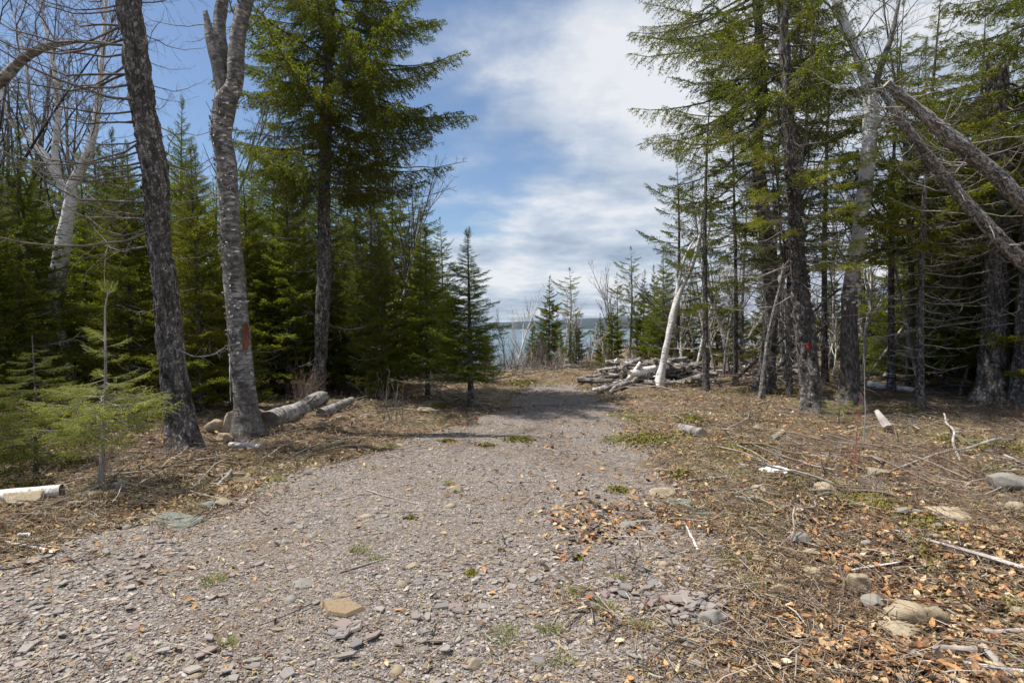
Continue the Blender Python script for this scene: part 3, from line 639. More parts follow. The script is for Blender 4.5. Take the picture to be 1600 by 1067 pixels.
# fine needle / chaff pieces: single flat blades
def blades(n, y0, y1, l0, l1, w, mat, name, pw, cond, tilt=0.15, far=0.12):
    x, y = sample(n * 4, y0, y1, pw); keep = cond(x, y); x, y = x[keep][:n], y[keep][:n]; m = len(x)
    L = (l0 + (l1 - l0) * rng.random(m)) * (1 + far * y); tv = np.array([(-1, -1, 0), (-0.6, 1, 0.1), (1, 0.3, 0.2)], float)
    pos = np.stack([x, y, height(x, y) + 0.014 + rng.random(m) * 0.015], -1)
    V, Fc = scatter(tv, np.array([(0, 1, 2)]), pos, rotz_frames(m, rng, tilt), np.stack([L, w * (0.6 + rng.random(m)) * (1 + far * y), L * 0.3], -1))
    return tag(MB().add(V, Fc, smooth=False).build(name, [mat]), kind='stuff')
blades(90000, 1.9, 24, 0.010, 0.035, 0.0032, 'needles_litter', 'needle_litter', 1.1, offroad, 0.35)
blades(30000, 1.9, 22, 0.008, 0.026, 0.0040, 'straw', 'dry_chaff', 1.1, lambda x, y: rng.random(len(x)) < np.where(road_depth(x, y) < 0.05, np.clip(0.35 + 1.6 * patchy(x, y, 1.0, 33), 0.05, 0.8), 0.08), 0.35)
lying(2600, 3.0, 16, 0.12, 0.5, 0.0012, 0.0035, 'twig_red', 'fine_brush', 1.0, lambda x, y: (road_depth(x, y) < -0.3) & (patchy(x, y, 0.6, 44) > 0.0), grow_far=0.04, lift=0.16, K=5, wig=0.35)
# standing dry stems
def stems(n, y0, y1, h0, h1, rad, mat, name, pw, cond, lean=0.25, wig=0.12):
    x, y = sample(n * 5, y0, y1, pw); keep = cond(x, y); x, y = x[keep][:n], y[keep][:n]; m = len(x)
    L = h0 + (h1 - h0) * rng.random(m) ** 1.6; D = norm(np.stack([rng.normal(size=m) * lean, rng.normal(size=m) * lean, np.ones(m)], -1))
    P, Rr = grow(np.stack([x, y, height(x, y) - 0.01], -1), D, L, rad * (0.6 + 0.8 * rng.random(m)), 4, rng, wig, 0, 0.35)
    V, Fc = tubes(P, Rr, 3); return tag(MB().add(V, Fc).build(name, [mat]), kind='stuff')
stems(5200, 3.0, 22, 0.04, 0.30, 0.0014, 'straw', 'dry_stems', 1.0, lambda x, y: (road_depth(x, y) < -0.1) & (rng.random(len(x)) < np.clip(0.4 + 2 * patchy(x, y, 0.8, 33), 0, 1)), 0.45)
# moss and grass patches: (px, py, radius m, kind)
spots = [(785, 1010, 0.10, 'g'), (1150, 885, 0.13, 'g'), (1175, 925, 0.09, 'g'), (970, 912, 0.06, 'g'), (895, 938, 0.04, 'g'), (945, 960, 0.06, 'g'), (880, 1050, 0.04, 'g'), (585, 885, 0.04, 'g'), (735, 905, 0.04, 'm'), (968, 770, 0.12, 'm'),
         (1065, 752, 0.10, 'm'), (1310, 770, 0.5, 'm'), (1345, 785, 0.45, 'm'), (1380, 800, 0.4, 'm'), (1245, 765, 0.25, 'm'), (1150, 720, 0.5, 'm'), (1010, 690, 0.5, 'm'), (1450, 830, 0.3, 'm'), (760, 700, 0.12, 'm'), (700, 692, 0.12, 'm'), (640, 815, 0.04, 'm'), (1455, 880, 0.14, 'm'), (1440, 862, 0.12, 'm'), (810, 690, 0.2, 'm'),
         (430, 755, 0.10, 'g'), (345, 1020, 0.03, 'g'), (325, 920, 0.07, 'g'), (520, 700, 0.2, 'g'), (1085, 668, 0.2, 'm'), (1070, 660, 0.15, 'm'), (1000, 655, 0.3, 'g'), (800, 603, 0.4, 'm'), (818, 600, 0.3, 'm'), (960, 690, 0.2, 'g'), (1545, 700, 0.5, 'm'), (1560, 740, 0.2, 'g'), (1215, 615, 0.6, 'm'), (1520, 610, 0.6, 'm'), (1380, 640, 0.4, 'm'), (1000, 990, 0.05, 'g'), (860, 1000, 0.05, 'g'), (700, 760, 0.05, 'g'), (1590, 945, 0.05, 'g'), (250, 655, 0.3, 'm'), (680, 640, 0.3, 'm'), (905, 880, 0.03, 'm'), (560, 870, 0.05, 'g'), (610, 700, 0.15, 'g')]
gmb = MB(); mmb = MB()
for (a, b, rad, k) in spots:
    d = GD(b); cx = PX(a, d)
    if k == 'g':
        n = int(60 + 900 * rad); q = rng.normal(size=(n, 2)) * rad * 0.5; x = cx + q[:, 0]; y = d + q[:, 1]
        D = norm(np.stack([q[:, 0] / rad * 0.8 + rng.normal(size=n) * 0.4, q[:, 1] / rad * 0.8 + rng.normal(size=n) * 0.4, np.ones(n)], -1))
        L = 0.03 + 0.05 * rng.random(n); P, Rr = grow(np.stack([x, y, height(x, y)], -1), D, L, np.full(n, 0.0015 + 0.0002 * d), 4, rng, 0.25, -0.15, 0.3); gmb.add(*tubes(P, Rr, 3))
    else:
        n = int((120 + 2600 * rad) * (0.45 if rad < 0.15 else 1)); q = rng.normal(size=(n, 2)) * rad * 0.5; x = cx + q[:, 0]; y = d + q[:, 1]
        s = (0.008 + 0.006 * rng.random(n)) * (1 + 0.06 * d); tv = np.array([(-1, -1, 0), (1, -0.8, 0), (0, 0.3, 1.6)], float)
        gz = height(x, y) + 0.006 + 0.02 * np.exp(-(q ** 2).sum(1) / rad ** 2 * 3)
        V, Fc = scatter(tv, np.array([(0, 1, 2)]), np.stack([x, y, gz], -1), rotz_frames(n, rng, 0.3), np.stack([s, s, s], -1)); mmb.add(V, Fc, smooth=False)
tag(gmb.build('grass', ['grass']), kind='stuff'); tag(mmb.build('moss', ['moss']), kind='stuff')
# low leafy brush in clearing
# small stones off the path
def stone_mesh(seed, mat, sub=2, flat=0.6, rough=0.28, ang=0.0):
    import bmesh
    bm = bmesh.new(); bmesh.ops.create_icosphere(bm, subdivisions=sub, radius=1); r = np.random.default_rng(seed)
    P = np.array([v.co[:] for v in bm.verts])
    for _ in range(12):      # planar cuts make it blocky
        n = norm(r.normal(size=3)); dd = 0.50 + 0.3 * r.random(); k = P @ n - dd; P = P - np.maximum(k, 0)[:, None] * n * 0.97
    P = P * (1 + rough * fbm(P * 1.3 + seed, 3, seed)[:, None]) * np.array([1, 0.72 + 0.25 * r.random(), flat])
    for v, p in zip(bm.verts, P): v.co = p
    me = bpy.data.meshes.new('rock'); bm.to_mesh(me); bm.free(); me.polygons.foreach_set('use_smooth', [True] * len(me.polygons)); me.materials.append(M[mat]); return me
small_st = [stone_mesh(200 + k, 'rock_tan' if k % 3 else 'rock_grey', 1, 0.55) for k in range(9)]
cnt = 0
while cnt < 290:
    x, y = sample(1, 2.4, 13, 1.25); x, y = x[0], y[0]; rd = road_depth(np.array([x]), np.array([y]))[0]
    if rd > 0.3 and random.random() < 0.8: continue
    if rd < -0.2 and patchy(np.array([x]), np.array([y]), 0.7, 55)[0] < -0.05: continue
    cnt += 1; s = random.uniform(0.018, 0.07) * (0.9 + 0.05 * y); o = link('stone', random.choice(small_st), ground); o.location = (x, y, H(x, y) + 0.008); o.scale = (s, s, s); o.rotation_euler = (0, 0, random.random() * 6.28)

# ------------------------------------------------------------------ individual rocks
rocks = [  # px, py(bottom), width px, height px, mat, label
 (1343, 923, 40, 36, 'rock_tan', 'upright tan stone standing alone above the group of pale stones'),
 (1370, 948, 36, 22, 'rock_grey', 'small greenish grey stone between the upright tan stone and the pale stones'),
 (1417, 975, 54, 32, 'rock_tan', 'largest pale tan boulder in the group of stones at lower right'),
 (1465, 977, 38, 30, 'rock_tan', 'rounded yellowish stone right of the largest pale boulder'),
 (1415, 998, 74, 22, 'rock_tan', 'long low pale stone lying in front of the largest boulder'),
 (1272, 866, 34, 16, 'rock_tan', 'flat tan stone behind the small egg shaped grey stone'),
 (1250, 850, 32, 22, 'rock_grey', 'grey stone beside curved dead sticks at right'),
 (1278, 903, 24, 18, 'rock_tan', 'small egg shaped pale stone ringed by twigs'),
 (1490, 808, 66, 20, 'rock_tan', 'wide flat tan stone half sunk in leaves at right'),
 (1577, 782, 56, 38, 'rock_grey', 'cracked grey boulder near the right edge of the photo'),
 (1590, 806, 40, 18, 'rock_tan', 'low tan stone below the cracked grey boulder'),
 (1292, 785, 30, 16, 'rock_tan', 'tan stone beside the yellow green moss patch'),
 (1038, 782, 34, 16, 'rock_tan', 'mossy tan stone at the right edge of the gravel'),
 (1094, 815, 52, 12, 'rock_teal', 'dark teal slab lying on brown leaves by the path'),
 (1063, 798, 44, 8, 'rock_teal', 'flat olive slab just behind the dark teal slab'),
 (712, 774, 26, 14, 'rock_tan', 'small tan stone alone in the middle of the path'),
 (645, 898, 26, 12, 'rock_tan', 'small pale stone beside the straight grey stick'),
 (524, 978, 72, 20, 'rock_brown', 'flat rusty brown slab on the gravel in the foreground'),
 (531, 948, 24, 12, 'rock_tan', 'small olive stone touching the rusty brown slab'),
 (467, 930, 34, 12, 'rock_grey', 'low dark grey stone left of the rusty slab'),
 (540, 1004, 56, 12, 'slate', 'broad grey slate flake in front of the rusty slab'),
 (661, 1006, 32, 10, 'slate', 'thin purple grey slate right of the broad grey flake'),
 (741, 1062, 28, 20, 'rock_tan', 'cream coloured rounded stone at the bottom edge near the grass tuft'),
 (692, 966, 32, 8, 'slate', 'blue grey slate flake lying flat in the centre foreground'),
 (1038, 950, 50, 12, 'slate', 'mauve slate slab in the cluster at the right edge of the gravel'),
 (1030, 920, 26, 10, 'slate', 'square blue grey slate behind the mauve slab'),
 (1095, 945, 40, 10, 'slate', 'grey slate flake right of the mauve slab'),
 (1118, 985, 36, 22, 'rock_grey', 'dull olive grey stone at the border of gravel and leaves'),
 (982, 830, 30, 14, 'rock_grey', 'brownish grey stone on the path near the thin white stick'),
 (268, 828, 84, 13, 'rock_teal', 'long grey green slab at the left edge of the gravel'),
 (325, 796, 30, 16, 'rock_teal', 'bluish slab leaning on a tan stone by the left verge'),
 (345, 796, 30, 15, 'rock_tan', 'tan stone that the bluish slab leans on'),
 (25, 815, 62, 26, 'rock_tan', 'big tan boulder in front of the birch log at the left edge'),
 (140, 800, 34, 14, 'rock_tan', 'tan stone right of the short birch log at far left'),
 (198, 822, 22, 10, 'rock_tan', 'small tan stone left of the long grey green slab'),
 (228, 820, 22, 10, 'rock_tan', 'small tan stone touching the long grey green slab'),
 (182, 782, 26, 18, 'rock_grey', 'lumpy grey stone at the foot of the yellow green sapling'),
 (440, 697, 20, 14, 'rock_brown', 'brown stone on the bank below the big birch log'),
 (362, 678, 34, 34, 'rock_tan', 'rounded tan boulder tucked against the grey birch trunk'),
 (337, 676, 26, 20, 'rock_tan', 'tan stone left of the boulder tucked against the birch'),
 (347, 688, 30, 16, 'rock_tan', 'low tan stone in front of the two stones by the birch'),
 (1222, 690, 20, 12, 'rock_tan', 'small tan stone on the shaded verge below the right spruces'),
 (1212, 700, 16, 12, 'rock_grey', 'small grey stone beside the small tan one on the right verge'),
 (1188, 682, 16, 12, 'rock_tan', 'tan pebble near the short cut birch log'),
 (1370, 745, 40, 12, 'rock_tan', 'wide tan stone behind the moss patch on the right'),
 (1190, 788, 30, 12, 'rock_tan', 'tan stone below the white plastic scrap'),
 (1222, 938, 30, 18, 'rock_tan', 'tan stone among orange leaves left of the upright stone'),
 (1345, 872, 24, 14, 'rock_tan', 'pale stone just behind the upright tan stone'),
 (1425, 820, 40, 12, 'rock_grey', 'flat grey stone behind the long grey branch'),
 (668, 652, 30, 12, 'rock_tan', 'pale stone at the foot of the firs near the path'),
]
for k, (a, b, w, h, mt, lab) in enumerate(rocks):
    d = GD(b); wm = w / F * d; thin = mt in ('slate', 'rock_teal', 'rock_brown')
    d2 = d + wm * 0.35
    if thin:
        tv = chip_templ(1, np.random.default_rng(k + 5))[0] * np.array([1, 1, 1]); mb = MB(); mb.add(tv, chipF4, smooth=False); mb.add(tv[:5], chipF6, smooth=False); me = mb.mesh('rock', [mt])
        o = link('slate_slab', me); hgt = max(0.012, 0.25 * h / F * d); o.scale = (wm * 0.55, wm * 0.5, hgt); o.location = (PX(a, d2), d2, H(PX(a, d2), d2) + 0.016 + hgt * 0.4); o.rotation_euler = (random.gauss(0.05, 0.03), random.gauss(0, 0.04), random.uniform(-0.5, 0.5))
        tag(o, lab, 'slab', 'loose stones on the clearing floor')
    else:
        me = stone_mesh(k * 3 + 1, mt, 4, 1.0, 0.34); hm = max(0.03, h / F * d * 0.62)
        o = link('rock', me); o.scale = (wm * 0.64, wm * 0.56, hm * 1.1); o.location = (PX(a, d2), d2, H(PX(a, d2), d2) + hm * 0.36); o.rotation_euler = (0, 0, random.uniform(-0.6, 0.6))
        tag(o, lab, 'stone', 'loose stones on the clearing floor')

# ------------------------------------------------------------------ logs and sticks
def log_obj(name, p0, p1, r0, r1, mat, label, cat='log', group=None, bend=0.02, stubs=0, ends='cutwood', sides=18, seed=0, amp=0.012):
    p0 = np.array(p0, float); p1 = np.array(p1, float); r = np.random.default_rng(seed + 900)
    L = np.linalg.norm(p1 - p0); n = max(6, int(L / 0.07)); s = np.linspace(0, 1, n)[:, None]
    P = (p1 - p0) * s; nz = np.stack([fbm(np.stack([s[:, 0] * 2.2, 0 * s[:, 0] + j * 7 + seed, 0 * s[:, 0]], -1), 2, seed) for j in range(3)], -1); P = P + (nz - nz[0]) * bend * L * np.array([1, 1, 0.5])
    Rr = np.linspace(r0, r1, n); V, Fq, uv = tubes(P[None], Rr[None], sides, True); V = V.reshape(n, sides + 1, 3)
    th = np.arange(sides + 1) / sides * 2 * np.pi; q = np.stack(np.broadcast_arrays(np.cos(th)[None] * 2.0, np.sin(th)[None] * 2.0, s * L * 5), -1)
    k = 1 + fbm(q + seed, 3, seed) * amp * 14; V = P[:, None] + (V - P[:, None]) * k[..., None]; V[:, -1] = V[:, 0]
    mb = MB(); mb.add(V.reshape(-1, 3), Fq, 0, uv)
    for e, sg in ((0, -1), (-1, 1)):
        iv = np.vstack([V[e, :-1], P[e][None]]); mb.add(iv, np.array([(i, (i + 1) % sides, sides)[::sg] for i in range(sides)]), 1, smooth=False)
    if stubs:
        P1, R1 = children(P[None], Rr[None], stubs, 0.1, 0.9, 1.1, 0.25, r, 4, 0.35, 0.05, 0.1, 0.05); v, f = tubes(P1, R1, 4); mb.add(v, f, 0, np.zeros((len(v), 2)) + np.array([0.3, 0.2]))
    o = mb.build(name, [mat, ends]); o.location = p0; tag(o, label, cat, group); return o
def gp(a, b, up=0.0, d=None):
    d = d or GD(b); x = PX(a, d); return (x, d, H(x, d) + up)
log_obj('birch_log', gp(418, 676, 0.13), gp(512, 640, 0.17), 0.155, 0.13, 'log_birch', 'thick fallen birch log lying behind the grey birch trunk', seed=3, bend=0.05, sides=28, stubs=4, ends='twig_dark', amp=0.02)
log_obj('birch_log', gp(500, 662, 0.07), gp(550, 645, 0.10), 0.085, 0.06, 'log_birch', 'short dark log piece under the dark balsam fir', seed=4, sides=20, ends='twig_dark')
log_obj('birch_log', gp(358, 694, 0.05), gp(406, 710, 0.04), 0.035, 0.045, 'birch', 'small white birch stick below the grey birch trunk', seed=5)
log_obj('birch_log', gp(-60, 805, 0.07), gp(92, 792, 0.075), 0.075, 0.06, 'birch', 'white birch log with dark cut end at the left edge', seed=6, sides=24, ends='twig_dark', d=None) if False else log_obj('birch_log', gp(-60, 802, 0.06), gp(92, 792, 0.065), 0.07, 0.055, 'birch', 'white birch log with dark cut end at the left edge', seed=6, sides=24, ends='twig_dark')
log_obj('birch_log', gp(1066, 680, 0.055), gp(1099, 696, 0.055), 0.062, 0.068, 'log_birch', 'short cut birch log lying alone on the right verge', seed=7, sides=24)
log_obj('birch_log', gp(1358, 612, 0.10), gp(1430, 618, 0.07), 0.09, 0.06, 'birch', 'bright white birch log in the shade behind the right trunks', seed=8)
log_obj('driftwood_stump', gp(1372, 0, 0.26, 8.0), gp(1390, 0, 0.05, 7.75), 0.03, 0.06, 'wood', 'grey weathered root piece standing in the shade at right', 'stump', seed=9, amp=0.04, stubs=3, ends='wood')
def stick(a0, b0, a1, b1, r0, r1, mat, label, up0=0.02, up1=0.02, stubs=3, bend=0.05, seed=0):
    return log_obj('fallen_stick', gp(a0, b0, up0), gp(a1, b1, up1), r0, r1, mat, label, 'stick', None, bend, stubs, mat if mat != 'birch' else 'cutwood', 8, seed + 40)
stick(1390, 843, 1640, 905, 0.008, 0.02, 'wood', 'long grey branch lying across the leaves at right', stubs=7, seed=1)
stick(1478, 668, 1518, 728, 0.012, 0.016, 'wood', 'pale bare stick leaning out of the shade at right', 0.16, 0.02, seed=2)
stick(527, 906, 602, 881, 0.008, 0.004, 'wood', 'straight grey stick on the gravel left of centre', stubs=1, bend=0.02, seed=3)
stick(1074, 828, 1098, 868, 0.007, 0.009, 'birch', 'thin white stick at the right edge of the path', stubs=2, seed=4)
stick(945, 846, 1030, 846, 0.005, 0.004, 'wood', 'thin wavy grey twig crossing the path', stubs=1, bend=0.12, seed=5)
stick(1462, 1033, 1530, 1022, 0.012, 0.016, 'wood', 'crooked grey root at the lower right corner', stubs=3, bend=0.2, seed=6)
stick(1500, 1048, 1620, 1062, 0.009, 0.008, 'birch', 'white stick at the lower right corner', stubs=2, seed=7)
stick(1523, 990, 1640, 992, 0.01, 0.013, 'wood', 'grey stick reaching in from the right edge', stubs=3, bend=0.08, seed=8)
stick(1548, 1018, 1600, 1080, 0.014, 0.016, 'wood', 'short thick grey stick cut by the bottom right corner', stubs=1, seed=9)
stick(1332, 888, 1420, 880, 0.008, 0.005, 'birch', 'pale thin stick just above the upright tan stone', stubs=2, seed=10)
stick(1205, 815, 1262, 800, 0.007, 0.005, 'wood', 'curved dead twig with side shoots near the grey stone', stubs=5, bend=0.2, seed=11)
stick(1228, 850, 1262, 795, 0.006, 0.005, 'wood', 'upright curling dead twig beside the grey stone', 0.01, 0.06, 4, 0.2, 12)
stick(265, 755, 380, 745, 0.018, 0.010, 'wood', 'long pale branch on the left bank under the spruce', stubs=4, bend=0.06, seed=13)
stick(335, 768, 357, 745, 0.02, 0.012, 'wood', 'grey wood stub standing out of the left bank', 0.01, 0.06, 1, 0.05, 14)
stick(100, 812, 230, 790, 0.016, 0.010, 'wood', 'weathered branch lying right of the left edge boulder', stubs=4, seed=15)
stick(0, 862, 65, 866, 0.008, 0.010, 'birch', 'short white stick on the verge at the left edge', stubs=1, seed=16)
stick(20, 852, 40, 850, 0.02, 0.018, 'birch', 'tiny piece of birch bark at the left edge of gravel', stubs=0, seed=17)
stick(455, 712, 520, 690, 0.012, 0.007, 'wood', 'grey forked branch on the bank left of the path', stubs=4, seed=18)
stick(570, 770, 660, 792, 0.005, 0.003, 'wood', 'thin pale twig on the gravel in the middle distance', stubs=0, seed=19)
stick(1130, 690, 1190, 662, 0.009, 0.006, 'wood', 'bare branch sticking up behind the short birch log', 0.02, 0.12, 5, 0.1, 20)
stick(1400, 745, 1560, 700, 0.010, 0.018, 'wood', 'long low branch in the dappled shade at far right', 0.03, 0.05, 6, 0.06, 21)
stick(1150, 660, 1290, 640, 0.010, 0.006, 'wood', 'thin branch lying before the spruce with the red mark', 0.03, 0.06, 6, 0.08, 22)
stick(180, 945, 200, 925, 0.006, 0.008, 'wood', 'short dark twig among slate at lower left', stubs=1, seed=23) 
stick(0, 985, 40, 978, 0.006, 0.005, 'twig_dark', 'dark twig on the gravel at the lower left edge', stubs=0, seed=24)

# crumpled white plastic
r5 = np.random.default_rng(5); th = np.linspace(0, 2 * np.pi, 13)[:-1]; pv = []
for ring, rr_ in enumerate((0.0, 0.4, 0.75, 1.0)):
    for a in th: pv.append((rr_ * math.cos(a) * 0.17 * r5.uniform(0.7, 1.2), rr_ * math.sin(a) * 0.10 * r5.uniform(0.7, 1.2), 0.05 * (1 - rr_) + r5.uniform(0, 0.055)))
pf = [(ring * 12 + i, ring * 12 + (i + 1) % 12, ring * 12 + 12 + (i + 1) % 12, ring * 12 + 12 + i) for ring in range(3) for i in range(12)]
o = MB().add(pv, pf, smooth=False).build('plastic_scrap', ['plastic']); o.location = gp(1213, 756, 0.01); so = o.modifiers.new('thick', 'SOLIDIFY'); so.thickness = 0.002
tag(o, 'crumpled white plastic scrap lying in dry stems on the right verge', 'litter')

# log piles
LATE0 = []
def pile(cx, cy, width, hgt, n, where, grp, seed, az0=0.0, spread=0.5, depth=1.2):
    r = random.Random(seed); made = 0
    for li, fr in enumerate([0.40, 0.30, 0.19, 0.11]):
        for j in range(max(1, int(round(n * fr)))):
            L = r.uniform(0.5, 1.5) if li else r.uniform(0.7, 2.2); az = az0 + r.gauss(0, spread)
            if r.random() < 0.22: az += r.choice([-1.2, 1.2, 1.5]); L *= 0.7
            rad = r.choice([0.018, 0.022, 0.026, 0.03, 0.035, 0.042, 0.055, 0.075])
            x = cx + r.uniform(-0.5, 0.5) * (width - L * 0.6) * (1 - li * 0.13); y = cy + r.uniform(-0.5, 0.5) * depth * (1 - li * 0.22); z = H(x, y) + rad + li * hgt / 4.0 + r.uniform(0, 0.05)
            dx, dy = math.cos(az) * L / 2, math.sin(az) * L / 2; dz = r.gauss(0, 0.07) if li else r.gauss(0, 0.02)
            mt = r.choice(['log_birch', 'log_birch', 'birch', 'wood', 'birch_grey', 'birch_grey', 'bark_grey', 'log_birch'])
            lay = ['bottom layer', 'second layer', 'third layer', 'top layer'][li]; side = 'left end' if x < cx - width * 0.2 else 'right end' if x > cx + width * 0.2 else 'middle'
            kind = ('thick ' if rad > 0.055 else 'medium ' if rad > 0.032 else 'thin ') + ('white' if mt == 'birch' else 'bare grey' if mt == 'wood' else 'grey birch' if mt != 'bark_grey' else 'rough barked')
            o = log_obj('cut_log', (x - dx, y - dy, z - dz), (x + dx, y + dy, z + dz), rad, rad * r.uniform(0.6, 0.95), mt, 'x', 'log', grp, 0.09, r.choice([0, 0, 1, 2, 3]), 'cutwood', 9, seed * 70 + made, 0.02); made += 1
            LATE0.append((o, kind + ' log, ' + lay + ', ' + side + ' of ' + where, x))
pile(3.6, 14.8, 3.3, 0.60, 200, 'the large heap', 'cut logs in the large heap behind the leaning birch', 3, 0.1, 0.75)
pile(7.4, 17.4, 3.0, 0.45, 50, 'the second heap', 'cut logs in the second heap in the shade', 4, 0.05, 0.3)
log_obj('cut_log', gp(985, 604, 0.33, 14.0), gp(1035, 604, 0.36, 14.6), 0.095, 0.09, 'birch', 'thickest pale log on top of the large heap with its cut end facing the path', 'log', None, 0.02, 0, 'cutwood', 20, 71)
log_obj('cut_log', gp(978, 610, 0.10, 13.9), gp(1000, 600, 0.62, 14.2), 0.05, 0.04, 'birch', 'peeled white limb poking up from the left end of the large heap', 'log', None, 0.12, 1, 'cutwood', 12, 72)
for k, (a, b, c, e, z) in enumerate([(925, 612, 985, 606, 0.06), (935, 618, 990, 604, 0.09), (945, 606, 1000, 600, 0.2), (952, 621, 985, 612, 0.06), (960, 603, 1010, 608, 0.2), (968, 618, 1000, 604, 0.22)]):
    log_obj('cut_log', gp(a, b, z * 0.5), gp(c, e, z + 0.1), 0.045, 0.055, ['birch', 'log_birch'][k % 2], 'thin white limb fanned out at the left end of the large heap', 'log', 'thin limbs fanned out from the large heap', 0.08, 2, 'cutwood', 10, 80 + k)['label'] = ['lowest of the thin white limbs fanned out leftmost from the heap', 'thin dark mottled limb crossing the fanned white limbs', 'upper thin limb resting against the left end of the heap', 'short thin limb nearest the camera in the fan by the heap', 'thin limb lying highest in the fan by the heap', 'steeply tilted thin limb at the right side of the fan'][k]

# ================================================================== HERO TREES, LEFT
rl = np.random.default_rng(3)
# spruce with dead limbs
d = 7.3
t1, P, Rr, b = hero_tree('dead_limbed_spruce', 'dark scaly spruce trunk with many bare dead limbs, nearest trunk at left', 'tree',
    [W(285, 700, d), W(272, 590, d), W(260, 480, d), W(250, 350, d), W(247, 285, d), W(234, 190, d), W(222, 100, d), W(208, 0, d), W(202, -70, d), W(200, -120, d)],
    [0.175, 0.150, 0.142, 0.138, 0.155, 0.136, 0.130, 0.12, 0.09, 0.04], 'bark', step=0.03, sides=44, amp=0.020, seed=1, fscale=(16, 7), capmat='bark')
for i in range(38):      # dead limbs to the left, front and back
    z = 2.7 + 3.9 * (i + random.random()) / 38; c, rr = at_height(P, Rr, z); az = math.pi + random.uniform(-1.0, 0.9)
    put(t1, 'dead', c + np.array([math.cos(az), math.sin(az), 0]) * rr * 0.7, az, random.uniform(-0.15, 0.3), random.uniform(0.7, 1.25))
for i in range(15):
    z = 3.1 + 3.4 * (i + random.random()) / 15; c, rr = at_height(P, Rr, z); az = random.uniform(-1.1, 1.1)
    put(t1, 'dead', c + np.array([math.cos(az), math.sin(az), 0]) * rr * 0.7, az, random.uniform(0, 0.25), random.uniform(0.3, 0.7))
for i in range(16):
    z = 1.2 + 3.2 * (i + random.random()) / 16; c, rr = at_height(P, Rr, z); az = random.uniform(-math.pi, 0.3) if i % 2 else random.uniform(-0.6, 0.6)
    put(t1, 'deadgrey' if i % 3 == 0 else 'stub', c + np.array([math.cos(az), math.sin(az), 0]) * rr * 0.7, az, random.uniform(0, 0.3), random.uniform(0.5, 1.1))
# rotten hollow on T1
def scar(parent, c, nrm_az, w, h, mat, name, seed, dpt=0.02, rad=0.15):
    r = np.random.default_rng(seed); nu, nv = 7, 14; V = []
    for j in range(nv):
        for i in range(nu):
            u_ = i / (nu - 1) * 2 - 1; v_ = j / (nv - 1) * 2 - 1; ww = w * math.sqrt(max(0, 1 - v_ * v_)) * (0.8 + 0.3 * r.random()); a = nrm_az + u_ * ww / rad / 2
            rr = rad + dpt * (0.4 + r.random() * 0.9) * (1 - abs(u_) * 0.5); V.append((c[0] + math.cos(a) * rr, c[1] + math.sin(a) * rr, c[2] + v_ * h / 2))
    Fc = [(j * nu + i, j * nu + i + 1, (j + 1) * nu + i + 1, (j + 1) * nu + i) for j in range(nv - 1) for i in range(nu - 1)]
    return MB().add(V, Fc, smooth=False).build(name, [mat], parent)
def flakes(parent, P, Rr, z0, z1, n, mat, size, azc=-1.9, azw=1.6, seed=0, out=0.012):
    r = np.random.default_rng(seed); mb = MB()
    for i in range(n):
        z = r.uniform(z0, z1); c, rr = at_height(P, Rr, z); a = azc + r.normal() * azw * 0.6; w = size * r.uniform(0.5, 1.6); h = size * r.uniform(0.3, 1.1); V = []
        for j in range(3):
            for k in range(4):
                aa = a + (k / 3 - 0.5) * w / rr; q = rr * 1.03 + out * (k / 3) ** 2 * r.uniform(0.6, 1.6) + 0.002; V.append((c[0] + math.cos(aa) * q, c[1] + math.sin(aa) * q, c[2] + (j - 1) * h * 0.5 + r.normal() * h * 0.12))
        mb.add(V, [(j * 4 + k, j * 4 + k + 1, j * 4 + k + 5, j * 4 + k + 4) for j in range(2) for k in range(3)], smooth=False)
    tag(mb.build('bark_flakes', [mat], parent), kind='stuff')
flakes(t1, P, Rr, 0.4, 5.6, 260, 'bark_grey', 0.035, seed=1)
c, rr = at_height(P, Rr, 2.25); pass
# grey birch with forked top
d = 8.2
t2, P, Rr, b = hero_tree('grey_birch', 'tall grey birch trunk with a snapped stub at its fork, second trunk at left', 'tree',
    [W(386, 684, d), W(380, 600, d), W(370, 480, d), W(362, 360, d), W(358, 260, d), W(350, 215, d), W(358, 165, d), W(372, 130, d), W(378, 60, d), W(396, -10, d), W(406, -70, d), W(412, -130, d)],
    [0.175, 0.152, 0.145, 0.140, 0.138, 0.142, 0.150, 0.115, 0.10, 0.095, 0.07, 0.03], 'birch_grey', step=0.035, sides=40, amp=0.007, seed=2, fscale=(6, 3.5), fl=0.6)
def limb(parent, pts, radii, mat, base, name='limb', seed=0, jag=0, sides=20, amp=0.01, capmat='cutwood', **kw):
    rel = [np.array(p, float) - base for p in pts]; me, P, Rr, zz = trunk_mesh(rel, radii, step=0.05, sides=sides, amp=amp, fl=0, mat=mat, seed=seed, jag=jag, capmat=capmat, **kw); link(name, me, parent); return P, Rr
limb(t2, [W(364, 170, d), W(350, 120, d), W(338, 70, d), W(328, 28, d)], [0.12, 0.10, 0.08, 0.035], 'birch_grey', b, 'snapped_stub', 5, 0.05)
Pb, Rb = limb(t2, [W(362, 150, d + .1), W(352, 90, d + .1), W(350, 40, d + .15), W(362, -40, d + .2), W(356, -90, d + .2)], [0.10, 0.10, 0.09, 0.07, 0.02], 'birch_grey', b, 'limb', 6)
whorls(t2, P, Rr, 5.6, 7.6, 9, lambda z, a: 1.6, 'birch', 0.6)
for (pxx, pyy, az, L) in ((330, 45, 3.3, 0.9), (325, 60, 2.8, 0.6), (400, 110, 0.1, 0.5), (345, 300, 3.4, 0.5), (372, 205, 0.1, 0.4)):
    put(t2, 'deadgrey', W(pxx + (12 if az > 1 else -10), pyy, d) - b, az, 0.2, L)
